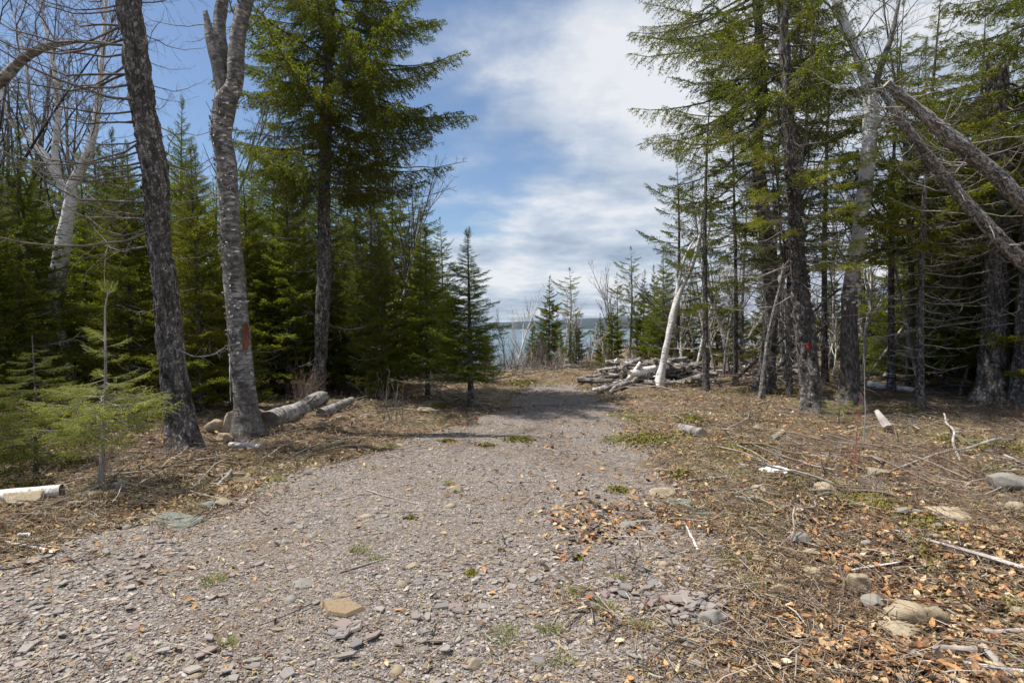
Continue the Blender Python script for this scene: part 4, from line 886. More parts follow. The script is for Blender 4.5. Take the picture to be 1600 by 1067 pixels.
flakes(t2, P, Rr, 0.8, 5.0, 150, 'birch', 0.03, seed=2, out=0.02)
flakes(t2, P, Rr, 0.4, 5.4, 160, 'birch_grey', 0.045, seed=3, out=0.016)
c, rr = at_height(P, Rr, 1.45); scar(t2, c, -0.55, 0.11, 0.5, 'red_wood', 'rotten_scar', 7, 0.02, rr)
c, rr = at_height(P, Rr, 0.95); scar(t2, c, -2.9, 0.09, 0.8, 'birch', 'lit_edge_bark_strip', 8, 0.02, rr * 1.05)  # white bark strip painting in the sunlit left edge of the trunk
# big spruce
d = 12.0
t3, P, Rr, b = hero_tree('tall_spruce', 'tall full spruce with a dark crown left of the open sky', 'tree',
    [W(492, 628, d), W(500, 560, d), W(506, 440, d), W(509, 300, d), W(515, 160, d), W(520, 40, d), W(523, -40, d), W(524, -110, d), W(524, -150, d)],
    [0.155, 0.135, 0.125, 0.12, 0.115, 0.10, 0.08, 0.05, 0.02], 'bark', step=0.05, sides=30, amp=0.018, seed=3, capmat='bark')
def l3(z, a):
    right = 0.5 + 0.5 * math.cos(a); prof = np.interp(z, [3.2, 4.2, 5.5, 7.0, 8.6, 9.5, 10.4], [1.3, 2.1, 2.5, 2.75, 2.4, 1.5, 0.5]); return min(2.7, prof * (0.70 + 0.35 * right) * (0.50 + 0.95 * float(vnoise(np.array([[math.cos(a) * 1.6 + 5, math.sin(a) * 1.6 + 5, z * 1.3]]), 5)[0])))
whorls(t3, P, Rr, 4.3, 10.3, 150, l3, lambda z, L: 'old3' if L > 2.0 else ('old2' if L > 1.2 else 'old1'), 0.02, 0.22)
whorls(t3, P, Rr, 1.6, 5.5, 26, lambda z, a: 1.4, 'dead', -0.05, 0.4)
whorls(t3, P, Rr, 3.0, 6.5, 12, lambda z, a: 1.9, 'fuzz', 0.0, 0.3)
for z, L in ((5.0, 3.0), (4.5, 2.8)):   # bare birch-like twigs reaching out to the right
    c, rr = at_height(P, Rr, z); put(t3, 'fuzz', c, 0.15, 0.1, L / 1.5)
# white forked birch at far left
d = 11.0
t4, P, Rr, b = hero_tree('white_birch', 'white birch forking in a wide V before the sky at upper left', 'tree',
    [W(72, 600, d), W(82, 500, d), W(98, 400, d), W(113, 325, d), W(118, 290, d), W(138, 255, d), W(152, 215, d), W(162, 150, d), W(172, 60, d), W(180, -60, d)],
    [0.15, 0.14, 0.135, 0.12, 0.10, 0.09, 0.075, 0.06, 0.04, 0.015], 'birch_shaded_low', step=0.06, sides=20, amp=0.012, seed=4, fl=0.3)
limbs4 = [([W(115, 310, d), W(98, 285, d), W(75, 245, d), W(48, 215, d), W(20, 185, d), W(5, 120, d)], [0.08, 0.075, 0.06, 0.05, 0.035, 0.012]),
          ([W(98, 285, d), W(92, 240, d), W(98, 190, d), W(95, 120, d), W(80, 40, d), W(75, -40, d)], [0.065, 0.06, 0.05, 0.04, 0.03, 0.01]),
          ([W(85, 260, d), W(62, 225, d), W(55, 170, d), W(50, 100, d), W(30, 20, d)], [0.05, 0.045, 0.035, 0.025, 0.01])]
for k, (pp, ra) in enumerate(limbs4):
    Pq, Rq = limb(t4, pp, ra, 'birch', b, 'limb', 20 + k, sides=12)
    for i in range(9):
        q = Pq[int(len(Pq) * random.uniform(0.35, 0.98))]; put(t4, 'birch', q, random.uniform(0, 6.28), random.uniform(0.3, 1.2), random.uniform(0.35, 0.7))
whorls(t4, P, Rr, 4.2, 7.5, 24, lambda z, a: 1.3, 'birch', 0.7, 0.3)
# bent pale birch limb entering from the left edge
d = 8.5
t5, P, Rr, b = hero_tree('bent_birch', 'pale bent birch arching in from the left edge at the top', 'tree',
    [W(-190, 640, d), W(-170, 420, d), W(-120, 260, d), W(-50, 175, d), W(10, 132, d), W(55, 92, d), W(105, 75, d), W(160, 72, d), W(215, 80, d)],
    [0.12, 0.11, 0.10, 0.085, 0.075, 0.065, 0.045, 0.03, 0.012], 'birch_grey', step=0.06, sides=16, amp=0.01, seed=5)
for i in range(15):
    q = P[int(len(P) * random.uniform(0.55, 0.99))]; put(t5, 'birch', q, random.uniform(-0.6, 3.7), random.uniform(0.3, 1.3), random.uniform(0.3, 0.7))

# yellow green sapling
d = 5.35
ts, P, Rr, b = hero_tree('fir_sapling', 'yellow green fir sapling with a bare leader in front of the left trunks', 'tree',
    [W(152, 775, d), W(157, 690, d), W(163, 600, d), W(164, 540, d), W(165, 485, d), W(170, 455, d)], [0.020, 0.017, 0.013, 0.010, 0.007, 0.003], 'twig_grey', step=0.04, sides=10, amp=0.002, seed=6, capmat='twig_grey')
for i in range(44):
    z = 0.44 + 0.64 * (i + random.random()) / 44; c, rr = at_height(P, Rr, z); az = i * 2.4 + random.uniform(-0.3, 0.3); L = np.interp(z, [0.4, 0.6, 0.85, 1.05], [0.4, 0.62, 0.60, 0.3])
    put(ts, 'sap', c, az, random.uniform(-0.18, 0.28), L / 0.8 * random.uniform(0.8, 1.1))
for i in range(5): put(ts, 'sap', P[-1] - (0, 0, 0.04), i * 1.26 + 0.3, 1.05, 0.2)
for i in range(6): c, rr = at_height(P, Rr, 1.2 + 0.05 * i); put(ts, 'sap', c, i * 2.2, 0.35, 0.3)
whorls(ts, P, Rr, 0.12, 0.45, 9, lambda z, a: 0.42, 'deadgrey', -0.15, 0.3)
d = 9.0
tq, P, Rr, b = hero_tree('fir_seedling', 'tiny light green fir seedling before the patchy birch', 'tree', [W(1312, 672, d), W(1314, 640, d), W(1313, 612, d)], [0.008, 0.006, 0.002], 'twig_dark', step=0.04, sides=6, amp=0.001, seed=66, capmat='twig_dark')
for i in range(15): c, rr = at_height(P, Rr, 0.08 + 0.034 * i); put(tq, 'sap', c, i * 2.4, random.uniform(0.0, 0.3), np.interp(i, [0, 6, 14], [0.42, 0.40, 0.15]))
# dark low fir at left edge
for (a, bb, dd, hh, lab) in ((-70, 780, 5.4, 1.5, 'dark young fir filling the left edge above the birch log'), (50, 735, 6.3, 1.5, 'low young fir in the shade behind the white birch log')):
    tt, P, Rr, b = hero_tree('young_fir', lab, 'tree', [W(a, bb, dd), W(a + 3, bb, dd) + (0, 0, hh * 0.5), W(a, bb, dd) + (0, 0, hh)], [0.022, 0.014, 0.004], 'twig_dark', step=0.06, sides=8, amp=0.002, seed=8, capmat='twig_dark')
    for i in range(46):
        z = 0.15 + (hh - 0.2) * (i + random.random()) / 46; c, rr = at_height(P, Rr, z); L = np.interp(z / hh, [0, 0.3, 1], [0.75, 0.8, 0.15]); put(tt, 'sapdark', c, i * 2.4, random.uniform(-0.05, 0.2), L / 0.9 * random.uniform(0.8, 1.1))

# ================================================================== HERO TREES, RIGHT
d = 10.3
r1, P, Rr, b = hero_tree('marked_spruce', 'shaggy spruce trunk with a red paint mark right of the log heap', 'tree',
    [W(1272, 645, d), W(1266, 590, d), W(1255, 500, d), W(1246, 430, d), W(1240, 350, d), W(1232, 250, d), W(1224, 130, d), W(1216, 0, d), W(1212, -130, d)],
    [0.185, 0.165, 0.165, 0.145, 0.125, 0.11, 0.095, 0.075, 0.03], 'bark', step=0.04, sides=36, amp=0.030, seed=11, fscale=(12, 5), capmat='bark')
c, rr = at_height(P, Rr, 1.27); scar(r1, c, -1.85, 0.08, 0.16, 'paint', 'paint_mark', 12, 0.035, rr * 1.08)
flakes(r1, P, Rr, 1.2, 4.6, 220, 'bark_grey', 0.07, seed=4, out=0.03)
whorls(r1, P, Rr, 2.4, 5.0, 16, lambda z, a: 1.4, 'fuzz', -0.1, 0.3)
whorls(r1, P, Rr, 1.9, 5.5, 22, lambda z, a: 1.2, 'deadgrey', -0.1, 0.4)
for (pxx, pyy, az, L, el) in ((1255, 255, -0.9, 1.2, 0), (1240, 290, -0.5, 1.0, -0.1), (1225, 365, -2.0, 0.8, -0.1), (1235, 405, -1.0, 1.0, -0.2), (1240, 200, -0.6, 1.2, 0), (1215, 260, -2.2, 1.1, 0), (1260, 330, -0.3, 1.0, 0), (1250, 150, -1.4, 1.3, 0), (1280, 270, -1.2, 1.0, 0), (1215, 350, -2.6, 0.9, 0)):
    put(r1, 'yel', W(pxx, pyy, d) - b, az, el, L / 1.2)
whorls(r1, P, Rr, 5.2, 8.6, 34, lambda z, a: np.interp(z, [4.5, 6, 9], [1.6, 1.9, 0.6]), lambda z, L: 'old2' if L > 1.1 else 'old1', -0.05)
for i in range(16):
    z = random.uniform(2.6, 5.6); c, rr = at_height(P, Rr, z); put(r1, 'yel', c, random.uniform(-3.0, 0.3), random.uniform(-0.25, 0.05), random.uniform(0.7, 1.2))
d = 13.3
r2, P, Rr, b = hero_tree('leaning_crown_spruce', 'tall spruce whose long drooping limbs reach left over the clearing', 'tree',
    [W(1196, 612, d), W(1202, 540, d), W(1204, 460, d), W(1194, 360, d), W(1180, 240, d), W(1186, 150, d), W(1180, 60, d), W(1176, -40, d), W(1174, -180, d), W(1172, -300, d)],
    [0.20, 0.165, 0.15, 0.14, 0.13, 0.12, 0.105, 0.09, 0.06, 0.02], 'bark', step=0.05, sides=28, amp=0.022, seed=12, capmat='bark')
whorls(r2, P, Rr, 5.2, 12.2, 44, lambda z, a: 2.75, 'thin3', -0.02, 0.2, azf=lambda i: math.pi + random.uniform(-1.2, 1.2))
whorls(r2, P, Rr, 6.3, 12.4, 60, lambda z, a: np.interp(z, [6, 8, 12.4], [1.7, 2.1, 0.5]), lambda z, L: 'old2' if L > 1.2 else 'old1', 0.0)
whorls(r2, P, Rr, 2.2, 8.5, 48, lambda z, a: 1.8, 'fuzz', -0.15, 0.3)
whorls(r2, P, Rr, 3.5, 8.5, 22, lambda z, a: 1.9, 'dead', 0.1, 0.3)
# white birch right
d = 12.0
r3, P, Rr, b = hero_tree('patchy_birch', 'birch with a dark base and bright white upper trunk between the right spruces', 'tree',
    [W(1330, 625, d), W(1328, 560, d), W(1326, 470, d), W(1334, 400, d), W(1344, 320, d), W(1352, 240, d), W(1354, 165, d), W(1342, 115, d), W(1318, 60, d), W(1296, 0, d), W(1270, -80, d), W(1250, -180, d)],
    [0.21, 0.18, 0.17, 0.155, 0.14, 0.135, 0.125, 0.12, 0.11, 0.09, 0.06, 0.02], 'birch_shaded_low', step=0.05, sides=28, amp=0.022, seed=13, fscale=(6, 2.5))
flakes(r3, P, Rr, 2.0, 6.5, 160, 'birch', 0.06, seed=5, out=0.03)
whorls(r3, P, Rr, 5.5, 10.0, 24, lambda z, a: 1.7, 'birch', 0.5, 0.3)
whorls(r3, P, Rr, 2.5, 6.0, 14, lambda z, a: 1.3, 'deadgrey', 0.0, 0.4)
Pq, Rq = limb(r3, [W(1350, 190, d), W(1362, 130, d), W(1385, 60, d), W(1400, -20, d)], [0.08, 0.07, 0.05, 0.02], 'birch_grey', b, 'limb', 33, sides=12)
for i in range(10): q = Pq[int(len(Pq) * random.uniform(0.3, 0.98))]; put(r3, 'birch', q, random.uniform(0, 6.28), random.uniform(0.2, 1.1), random.uniform(0.4, 0.8))
# two leaning trunks
for (pts, rad, lab, sd, dd) in (
    ([(1980, 690), (1800, 510), (1600, 325), (1545, 270), (1480, 220), (1420, 168), (1378, 135)], [0.15, 0.125, 0.108, 0.10, 0.095, 0.08, 0.06], 'thick dead trunk leaning in from the right, the upper of two', 14, 8.3),
    ([(1860, 680), (1740, 560), (1610, 425), (1550, 365), (1480, 290), (1430, 230), (1388, 172), (1368, 140)], [0.13, 0.115, 0.10, 0.095, 0.085, 0.075, 0.06, 0.04], 'dead trunk leaning in from the right, the lower of two', 15, 8.8)):
    tt, P, Rr, b = hero_tree('leaning_dead_trunk', lab, 'tree', [W(a, c_, dd) for a, c_ in pts], rad, 'bark_grey', step=0.05, sides=28, amp=0.012, seed=sd, fl=0.2, capmat='wood')
    for i in range(34):
        k = int(len(P) * random.uniform(0.38, 0.99)); q = P[k]; az = random.uniform(0, 6.28); put(tt, random.choice(['deadgrey', 'deadgrey', 'stub', 'dead']), q + np.array([math.cos(az), math.sin(az), 0]) * Rr[k] * 0.7, az, random.uniform(-0.3, 0.9), random.uniform(0.4, 1.0))
# broken snag
d = 11.3
r6, P, Rr, b = hero_tree('broken_snag', 'thick dark trunk near the right edge snapped into splinters at its top', 'tree',
    [W(1552, 628, d), W(1554, 500, d), W(1552, 380, d), W(1550, 240, d), W(1546, 118, d)], [0.25, 0.21, 0.20, 0.185, 0.17], 'bark', step=0.05, sides=34, amp=0.03, seed=16, jag=0.16, capmat='wood')
for i in range(9):
    a = i * 0.7; q = P[-1] + np.array([math.cos(a), math.sin(a), 0]) * 0.14
    Ps, Rs = grow(q[None], np.array([[math.cos(a) * 0.1, math.sin(a) * 0.1, 1.0]]), np.array([random.uniform(0.15, 0.5)]), np.array([0.035]), 4, rng, 0.05, 0, 0.1); v_, f_ = tubes(Ps, Rs, 5); MB().add(v_, f_).build('splinter', ['wood'], r6)
whorls(r6, P, Rr, 1.6, 6.2, 34, lambda z, a: 1.6, 'deadgrey', 0.0, 0.4)
whorls(r6, P, Rr, 2.0, 6.5, 26, lambda z, a: 1.9, 'old2', -0.05, 0.3, azf=lambda i: random.uniform(-1.2, 3.0))
d = 10.8
r7, P, Rr, b = hero_tree('edge_spruce', 'spruce trunk at the right edge beside the broken snag', 'tree',
    [W(1598, 640, d), W(1602, 500, d), W(1606, 300, d), W(1612, 100, d), W(1616, -100, d), W(1618, -300, d)], [0.17, 0.15, 0.14, 0.12, 0.08, 0.02], 'bark', step=0.06, sides=22, amp=0.02, seed=17, capmat='bark')
whorls(r7, P, Rr, 3.4, 10.5, 80, lambda z, a: np.interp(z, [3, 6, 10.5], [1.9, 2.1, 0.6]), lambda z, L: 'old3' if L > 2.0 else 'old2', -0.02)
whorls(r7, P, Rr, 1.4, 4.0, 22, lambda z, a: 1.5, 'deadgrey', 0, 0.3)
# leaning birch by the heap
d = 13.7
r8, P, Rr, b = hero_tree('leaning_birch', 'slender pale birch leaning right in front of the log heap', 'tree',
    [W(1029, 614, d), W(1036, 570, d), W(1048, 510, d), W(1060, 460, d), W(1078, 420, d), W(1090, 380, d), W(1096, 330, d)], [0.10, 0.085, 0.08, 0.075, 0.065, 0.045, 0.015], 'birch', step=0.06, sides=18, amp=0.01, seed=18)
Pq, Rq = limb(r8, [W(1056, 470, d), W(1060, 440, d), W(1070, 400, d), W(1090, 365, d)], [0.04, 0.035, 0.03, 0.01], 'birch', b, 'limb', 34, sides=10)
for i in range(9): q = Pq[int(len(Pq) * random.uniform(0.5, 0.98))]; put(r8, 'birch', q, random.uniform(0, 6.28), random.uniform(0.3, 1.1), random.uniform(0.2, 0.45))

# ================================================================== SMALLER CONIFERS AND FILLER FOREST (shared meshes)
RAW = {}
def raw(tagn, n, L, **kw): RAW[tagn] = (L, [live_branch(np.random.default_rng(hash_((tagn, i, 'r'))), L, lite=True, **kw) for i in range(n)])
raw('f1', 4, 1.0, droop=0.06, lift=0.14, hang=0.16, dens=66, nl=0.038, nw=0.018, start=0.10, spacing=0.055, tw=0.42)
raw('f05', 4, 0.5, droop=0.02, lift=0.22, hang=0.1, dens=110, nl=0.032, nw=0.015, start=0.05, spacing=0.035, tw=0.5, sub=False)
raw('fir6', 5, 0.6, droop=0.06, lift=0.16, hang=0.2, dens=95, nl=0.028, nw=0.012, start=0.1, spacing=0.035, tw=0.42)
raw('fx', 4, 1.2, droop=0.08, lift=0.12, hang=0.25, dens=40, nl=0.085, nw=0.05, start=0.1, spacing=0.08, tw=0.45)
raw('s1', 4, 1.2, droop=0.12, lift=0.12, hang=0.32, dens=55, nl=0.046, nw=0.022, start=0.2, spacing=0.07, tw=0.42, alive=0.92)
raw('sx', 4, 1.6, droop=0.14, lift=0.08, hang=0.4, dens=42, nl=0.06, nw=0.03, start=0.35, spacing=0.10, tw=0.42, alive=0.8)
DR = [bare_branch(np.random.default_rng(70 + i), 1.0, 0.15, 0.1, 9, 3, 0, rr=0.010) for i in range(4)]
def conifer(name, h, prof, n, kinds, trunk_r, seed, leaf='spruce', z0=0.06, el=(0.0, 0.35), dead=0, deadz=(0.08, 0.45), bark='bark', lean=0.02, jit=0.2, miss=0.0, trunk_sides=10):
    """prof: list of (z fraction, branch length). Returns root Empty with children trunk + crown (+ dead_limbs)"""
    r = np.random.default_rng(seed); pts = [np.array([lean * h * math.sin(t * 2 + seed) * t, lean * h * math.cos(t * 3 + seed) * t, t * h]) for t in np.linspace(0, 1, 7)]
    root = bpy.data.objects.new(name, None); COL.objects.link(root)
    me, P, Rr, zz_ = trunk_mesh(pts, [trunk_r, trunk_r * 0.85, trunk_r * 0.7, trunk_r * 0.5, trunk_r * 0.3, 0.006], step=h / 40, sides=trunk_sides, amp=trunk_r * 0.07, fl=0.35, mat=bark, seed=seed, capmat=bark)
    kids = [link('trunk', me, root)]
    mb = MB(); pz = [p[0] for p in prof]; pl = [p[1] for p in prof]
    for i in range(n):
        t = z0 + (1 - z0) * ((i + r.random()) / n) ** 0.9; 
        if r.random() < miss: continue
        L = np.interp(t, pz, pl) * (1 - jit * r.random() * 1.5 + jit * 0.4); 
        L *= 0.62 + 0.76 * float(vnoise(np.array([[math.cos(i * 2.399) * 1.4 + seed, math.sin(i * 2.399) * 1.4, t * h * 0.9]]), seed)[0])
        if L < 0.03: continue
        kd = kinds[0] if L > 0.7 or len(kinds) == 1 else kinds[1]; L0, lst = RAW[kd]; (wv, wf), (nv, nf) = lst[r.integers(len(lst))]
        az = i * 2.399 + r.normal() * 0.25; e = el[0] + (el[1] - el[0]) * t + r.normal() * 0.09; m = rotm(az, e, r.normal() * 0.2) * (L / L0); c, rr = at_height(P, Rr, t * h)
        mb.add(nv @ m.T + c, nf, 1, smooth=False); mb.add(wv @ m.T + c, wf, 0)
    # leader
    L0, lst = RAW['f05']
    for k in range(5): (wv, wf), (nv, nf) = lst[k % 4]; m = rotm(k * 1.3, 1.25, 0) * (0.17 / 0.5); c = P[-1] - (0, 0, 0.02 + 0.03 * k); mb.add(nv @ m.T + c, nf, 1, smooth=False)
    kids.append(mb.build('crown', ['twig_dark', leaf], root))
    if dead:
        mb = MB()
        for i in range(dead):
            t = deadz[0] + (deadz[1] - deadz[0]) * (i + r.random()) / dead; v_, f_ = DR[r.integers(4)]; m = rotm(i * 2.4 + r.normal() * 0.3, r.normal() * 0.15, 0) * r.uniform(0.7, 1.5); c, rr = at_height(P, Rr, t * h); mb.add(v_ @ m.T + c, f_, 0)
        kids.append(mb.build('dead_limbs', ['twig_grey'], root))
    CHILD[root.name] = kids
    return root
full = [(0, 1.0), (0.12, 1.15), (0.3, 1.05), (0.55, 0.75), (0.8, 0.38), (0.95, 0.14), (1, 0.05)]
YS = [conifer('young_spruce', 5.0, full, 150, ('f1', 'f05'), 0.055, 100 + i, 'spruce', dead=12, deadz=(0.02, 0.5), jit=0.35, el=(-0.08, 0.35)) for i in range(2)] + [conifer('young_spruce', 5.0, full, 150, ('f1', 'f05'), 0.055, 102, 'fir', dead=12, deadz=(0.02, 0.5), jit=0.35, el=(-0.08, 0.35))]
FI = [conifer('balsam_fir', 3.6, [(0, 0.4), (0.1, 0.60), (0.2, 0.70), (0.45, 0.60), (0.7, 0.38), (0.9, 0.16), (1, 0.05)], 150, ('fir6',), 0.042, 110 + i, 'fir', z0=0.15, miss=0.08, jit=0.4, lean=0.008, dead=6, deadz=(0.04, 0.2)) for i in range(2)]
SPR = [conifer('forest_spruce', 9.5, [(0.3, 0.7), (0.4, 1.4), (0.55, 1.5), (0.7, 1.1), (0.9, 0.4), (1, 0.08)], 105, ('sx', 's1'), 0.085, 120 + i, 'spruce', z0=0.36, el=(-0.15, 0.3), dead=52, deadz=(0.08, 0.5), miss=0.12, jit=0.4) for i in range(3)]
FAR = [conifer('distant_spruce', 6.0, [(0, 1.0), (0.15, 1.2), (0.5, 0.85), (0.8, 0.42), (1, 0.08)], 110, ('fx', 'fx'), 0.08, 130 + i, 'spruce', z0=0.08, jit=0.4, miss=0.08, dead=10) for i in range(2)]
OPEN = conifer('open_crowned_spruce', 7.0, [(0.2, 0.5), (0.35, 1.3), (0.5, 0.7), (0.6, 1.25), (0.72, 0.6), (0.82, 0.85), (0.95, 0.25), (1, 0.06)], 80, ('s1', 's1'), 0.085, 140, 'spruce', z0=0.18, jit=0.5, miss=0.15, dead=24, deadz=(0.1, 0.6))
def bare_tree(name, h, tr, seed, mat='birch', twig='twig_dark', n1=16, fork=2, dens=1.0, lean=0.06, spread=0.5, n3=4):
    r = np.random.default_rng(seed); root = bpy.data.objects.new(name, None); COL.objects.link(root)
    pts = [np.zeros(3)]; d_ = np.array([r.normal() * lean, r.normal() * lean, 1.0])
    for k in range(6): d_ = norm(d_ + r.normal(size=3) * 0.07 * np.array([1, 1, 0])); pts.append(pts[-1] + d_ * h / 6)
    me, P, Rr, _ = trunk_mesh(pts, [tr, tr * 0.85, tr * 0.7, tr * 0.5, tr * 0.3, tr * 0.1], step=h / 40, sides=10, amp=tr * 0.07, fl=0.3, mat=mat, seed=seed, capmat=mat)
    kids = [link('trunk', me, root)]
    P1, R1 = children(P[None], Rr[None], n1, 0.3, 0.97, spread, 0.5, r, 6, 0.55, 0.22, 0.13, 0.3, minr=0.005); P2, R2 = children(P1, R1, 8, 0.2, 0.95, 0.65, 0.42, r, 5, 0.55, 0.1, 0.16, 0.1, minr=0.0028)
    P3, R3 = children(P2, R2, n3, 0.15, 0.95, 0.7, 0.5, r, 3, 0.6, 0.05, 0.18, 0.06, minr=0.0018)
    mb = MB(); v_, f_ = tubes(P1, R1, 5); mb.add(v_, f_, 0); v_, f_ = tubes(P2, R2, 3); mb.add(v_, f_, 1); v_, f_ = tubes(P3, R3, 3); mb.add(v_, f_, 1)
    kids.append(mb.build('branches', [mat, twig], root)); CHILD[root.name] = kids; return root
BB = [bare_tree('bare_birch', 6.0, 0.065, 150 + i, 'birch', 'twig_red', lean=0.08) for i in range(2)] + [bare_tree('bare_birch', 7.5, 0.08, 153, 'birch_grey', 'twig_dark', n1=18)]
GT = [bare_tree('bare_maple', 8.5, 0.07, 160 + i, 'bark_grey', 'twig_dark', n1=20, spread=0.45, n3=5) for i in range(2)]
def shrub(name, seed, h=1.3, n=14, mat='twig_red'):
    r = np.random.default_rng(seed); base = np.stack([r.normal(size=n) * 0.18, r.normal(size=n) * 0.18, np.zeros(n)], -1); D = norm(np.stack([r.normal(size=n) * 0.35, r.normal(size=n) * 0.35, np.ones(n)], -1))
    P, Rr = grow(base, D, h * (0.5 + 0.6 * r.random(n)), np.full(n, 0.009), 6, r, 0.1, 0.05); P1, R1 = children(P, Rr, 7, 0.25, 0.95, 0.6, 0.4, r, 4, 0.5, 0.15, 0.15, 0.05, minr=0.003); P2, R2 = children(P1, R1, 4, 0.2, 0.95, 0.6, 0.5, r, 3, 0.6, 0.1, 0.15, 0.04, minr=0.002)
    mb = MB(); mb.add(*tubes(P, Rr, 4)); mb.add(*tubes(P1, R1, 3)); mb.add(*tubes(P2, R2, 3)); return mb.build(name, [mat])
SH = [shrub('bare_shrub', 170, 1.5, 16, 'twig_red'), shrub('bare_shrub', 171, 1.2, 14, 'twig_grey'), shrub('bare_shrub', 172, 1.7, 12, 'twig_dark')]
used_ = set(); r9_ = random.Random(19)
LATE = list(LATE0)
def late(o, base, key): LATE.append((o, base, key)); return o
ANCH_L = [(-40, 'outside the left edge'), (60, 'below the white birch fork'), (140, 'behind the white birch stem'), (215, 'behind the yellow green sapling'), (300, 'behind the nearest spruce trunk'), (350, 'between the two nearest bare trunks'), (410, 'behind the grey birch'), (480, 'right of the grey birch'), (540, 'behind the tall spruce trunk'), (9999, 'right of the tall spruce')]
ANCH_R = [(1130, 'behind the leaning birch'), (1185, 'above the second log heap'), (1240, 'by the marked spruce'), (1310, 'left of the patchy birch'), (1380, 'behind the patchy birch'), (1450, 'under the leaning dead trunks'), (1530, 'left of the broken snag'), (1600, 'by the broken snag'), (9999, 'beyond the right edge')]
ANCH_C = [(640, 'left of the light green fir'), (700, 'behind the light green fir'), (770, 'behind the lone fir'), (830, 'right of the lone fir'), (880, 'by the dense pointed spruce'), (930, 'in mid view'), (990, 'near the open spruces'), (9999, 'behind the log heap')]
def anchor(lst, a): return next(n for lim, n in lst if a < lim)
def row(d, cuts): return ('front row' if d < cuts[0] else 'middle row' if d < cuts[1] else 'back row')
ORD = 'first second third fourth fifth sixth seventh eighth ninth tenth eleventh twelfth thirteenth fourteenth fifteenth sixteenth seventeenth eighteenth nineteenth twentieth'.split()
def finish_labels():
    from collections import defaultdict
    g = defaultdict(list)
    for o, b_, k in LATE: g[b_].append((k, o))
    for b_, l in g.items():
        l.sort(key=lambda p: p[0])
        pass
        for i, (k, o) in enumerate(l): o['label'] = b_ if len(l) == 1 else b_ + ', ' + ORD[min(i, 19)] + ' from left'
def place(proto, px_, d, h0, h, label, cat='tree', group=None, rz=None, tilt=(0, 0), x=None, wide=1.0):
    """px_ = image column, d = distance, h = wanted height, h0 = prototype height"""
    x = PX(px_, d) if x is None else x; s = h / h0; loc = (x, d, H(x, d) - 0.04); rz = random.uniform(0, 6.28) if rz is None else rz
    sc3 = (s * wide, s * wide, s)
    if proto.name not in used_:
        used_.add(proto.name); proto.location = loc; proto.rotation_euler = (tilt[0], tilt[1], rz); proto.scale = sc3; o = proto
    else: o = copy_tree(proto, loc, rz, sc3, tilt=tilt)
    for k in ('label', 'category', 'group'):
        if k in o: del o[k]
    return tag(o, label, cat, group)

# --- firs beside the path
place(FI[0], 735, 10.8, 3.6, 3.3, 'lone young fir standing free at the left edge of the path', 'tree', rz=0.4, wide=1.45)
place(FI[1], 668, 12.4, 3.6, 3.65, 'light green fir left of the lone fir, nearest the path verge', 'tree', wide=1.3)
place(FI[0], 655, 15.5, 3.6, 4.6, 'yellowish fir peeping above the fir beside the lone fir', 'tree', wide=1.0)
place(FI[1], 700, 17.0, 3.6, 3.0, 'small fir directly behind the lone fir', 'tree')
place(FI[0], 622, 14.0, 3.6, 2.8, 'short fir in the gap left of the light green fir', 'tree', wide=1.2)
place(YS[0], 596, 12.0, 5.0, 3.9, 'dark shaded spruce filling the gap right of the tall spruce trunk', 'tree', wide=0.85)
place(YS[1], 562, 13.2, 5.0, 4.0, 'dark spruce just right of the tall spruce trunk', 'tree', wide=0.8)
place(YS[2], 448, 12.6, 5.0, 5.2, 'bright green young spruce between the grey birch and the tall spruce', 'tree', wide=1.0)
place(YS[0], 425, 13.6, 5.0, 6.3, 'taller young spruce whose tip shows right of the grey birch', 'tree')
place(YS[1], 310, 10.0, 5.0, 4.6, 'dense young spruce between the two nearest bare trunks', 'tree', wide=1.05)
place(YS[2], 288, 13.4, 5.0, 6.8, 'slender pointed spruce rising highest between the two nearest trunks', 'tree', wide=0.75)
place(YS[0], 205, 10.4, 5.0, 4.7, 'dense young spruce behind the yellow green sapling', 'tree', wide=1.1)
place(YS[1], 40, 9.2, 5.0, 4.6, 'dense young spruce at the far left below the white birch fork', 'tree', wide=1.1)
place(YS[2], 130, 12.0, 5.0, 5.0, 'young spruce behind the white forked birch', 'tree', wide=1.1)
place(YS[0], -60, 8.2, 5.0, 4.4, 'young spruce just outside the left edge leaning into view', 'tree', wide=1.1)
gL = 'young spruces packed behind the left trunks'
for k, (a, dd, hh) in enumerate([(-120, 10.5, 6), (-20, 12.5, 6.2), (60, 14.5, 6.0), (180, 14.8, 6.5), (250, 15.2, 6.2), (345, 14.6, 5.6), (385, 12.6, 5.0), (500, 14.5, 5.6), (480, 17.5, 7.0), (560, 17.0, 5.4), (100, 18, 7.5), (0, 20, 8.2), (210, 19, 7.6), (310, 19, 7.4), (400, 18.6, 7), (530, 20.5, 6.8), (150, 23, 9), (30, 25, 9), (280, 24, 8.6), (380, 25, 8.4), (460, 24, 7.8), (590, 20, 5.6), (70, 11.2, 4.2), (250, 11.6, 3.8), (360, 10.6, 3.0), (520, 13.8, 4.0)]):
    late(place(YS[k % 3], a, dd, 5.0, hh, 'x', 'tree', gL, wide=1.05), 'young spruce in the ' + row(dd, (13, 18)) + ' ' + anchor(ANCH_L, a), a)
gM = 'taller forest spruces behind the left wall'
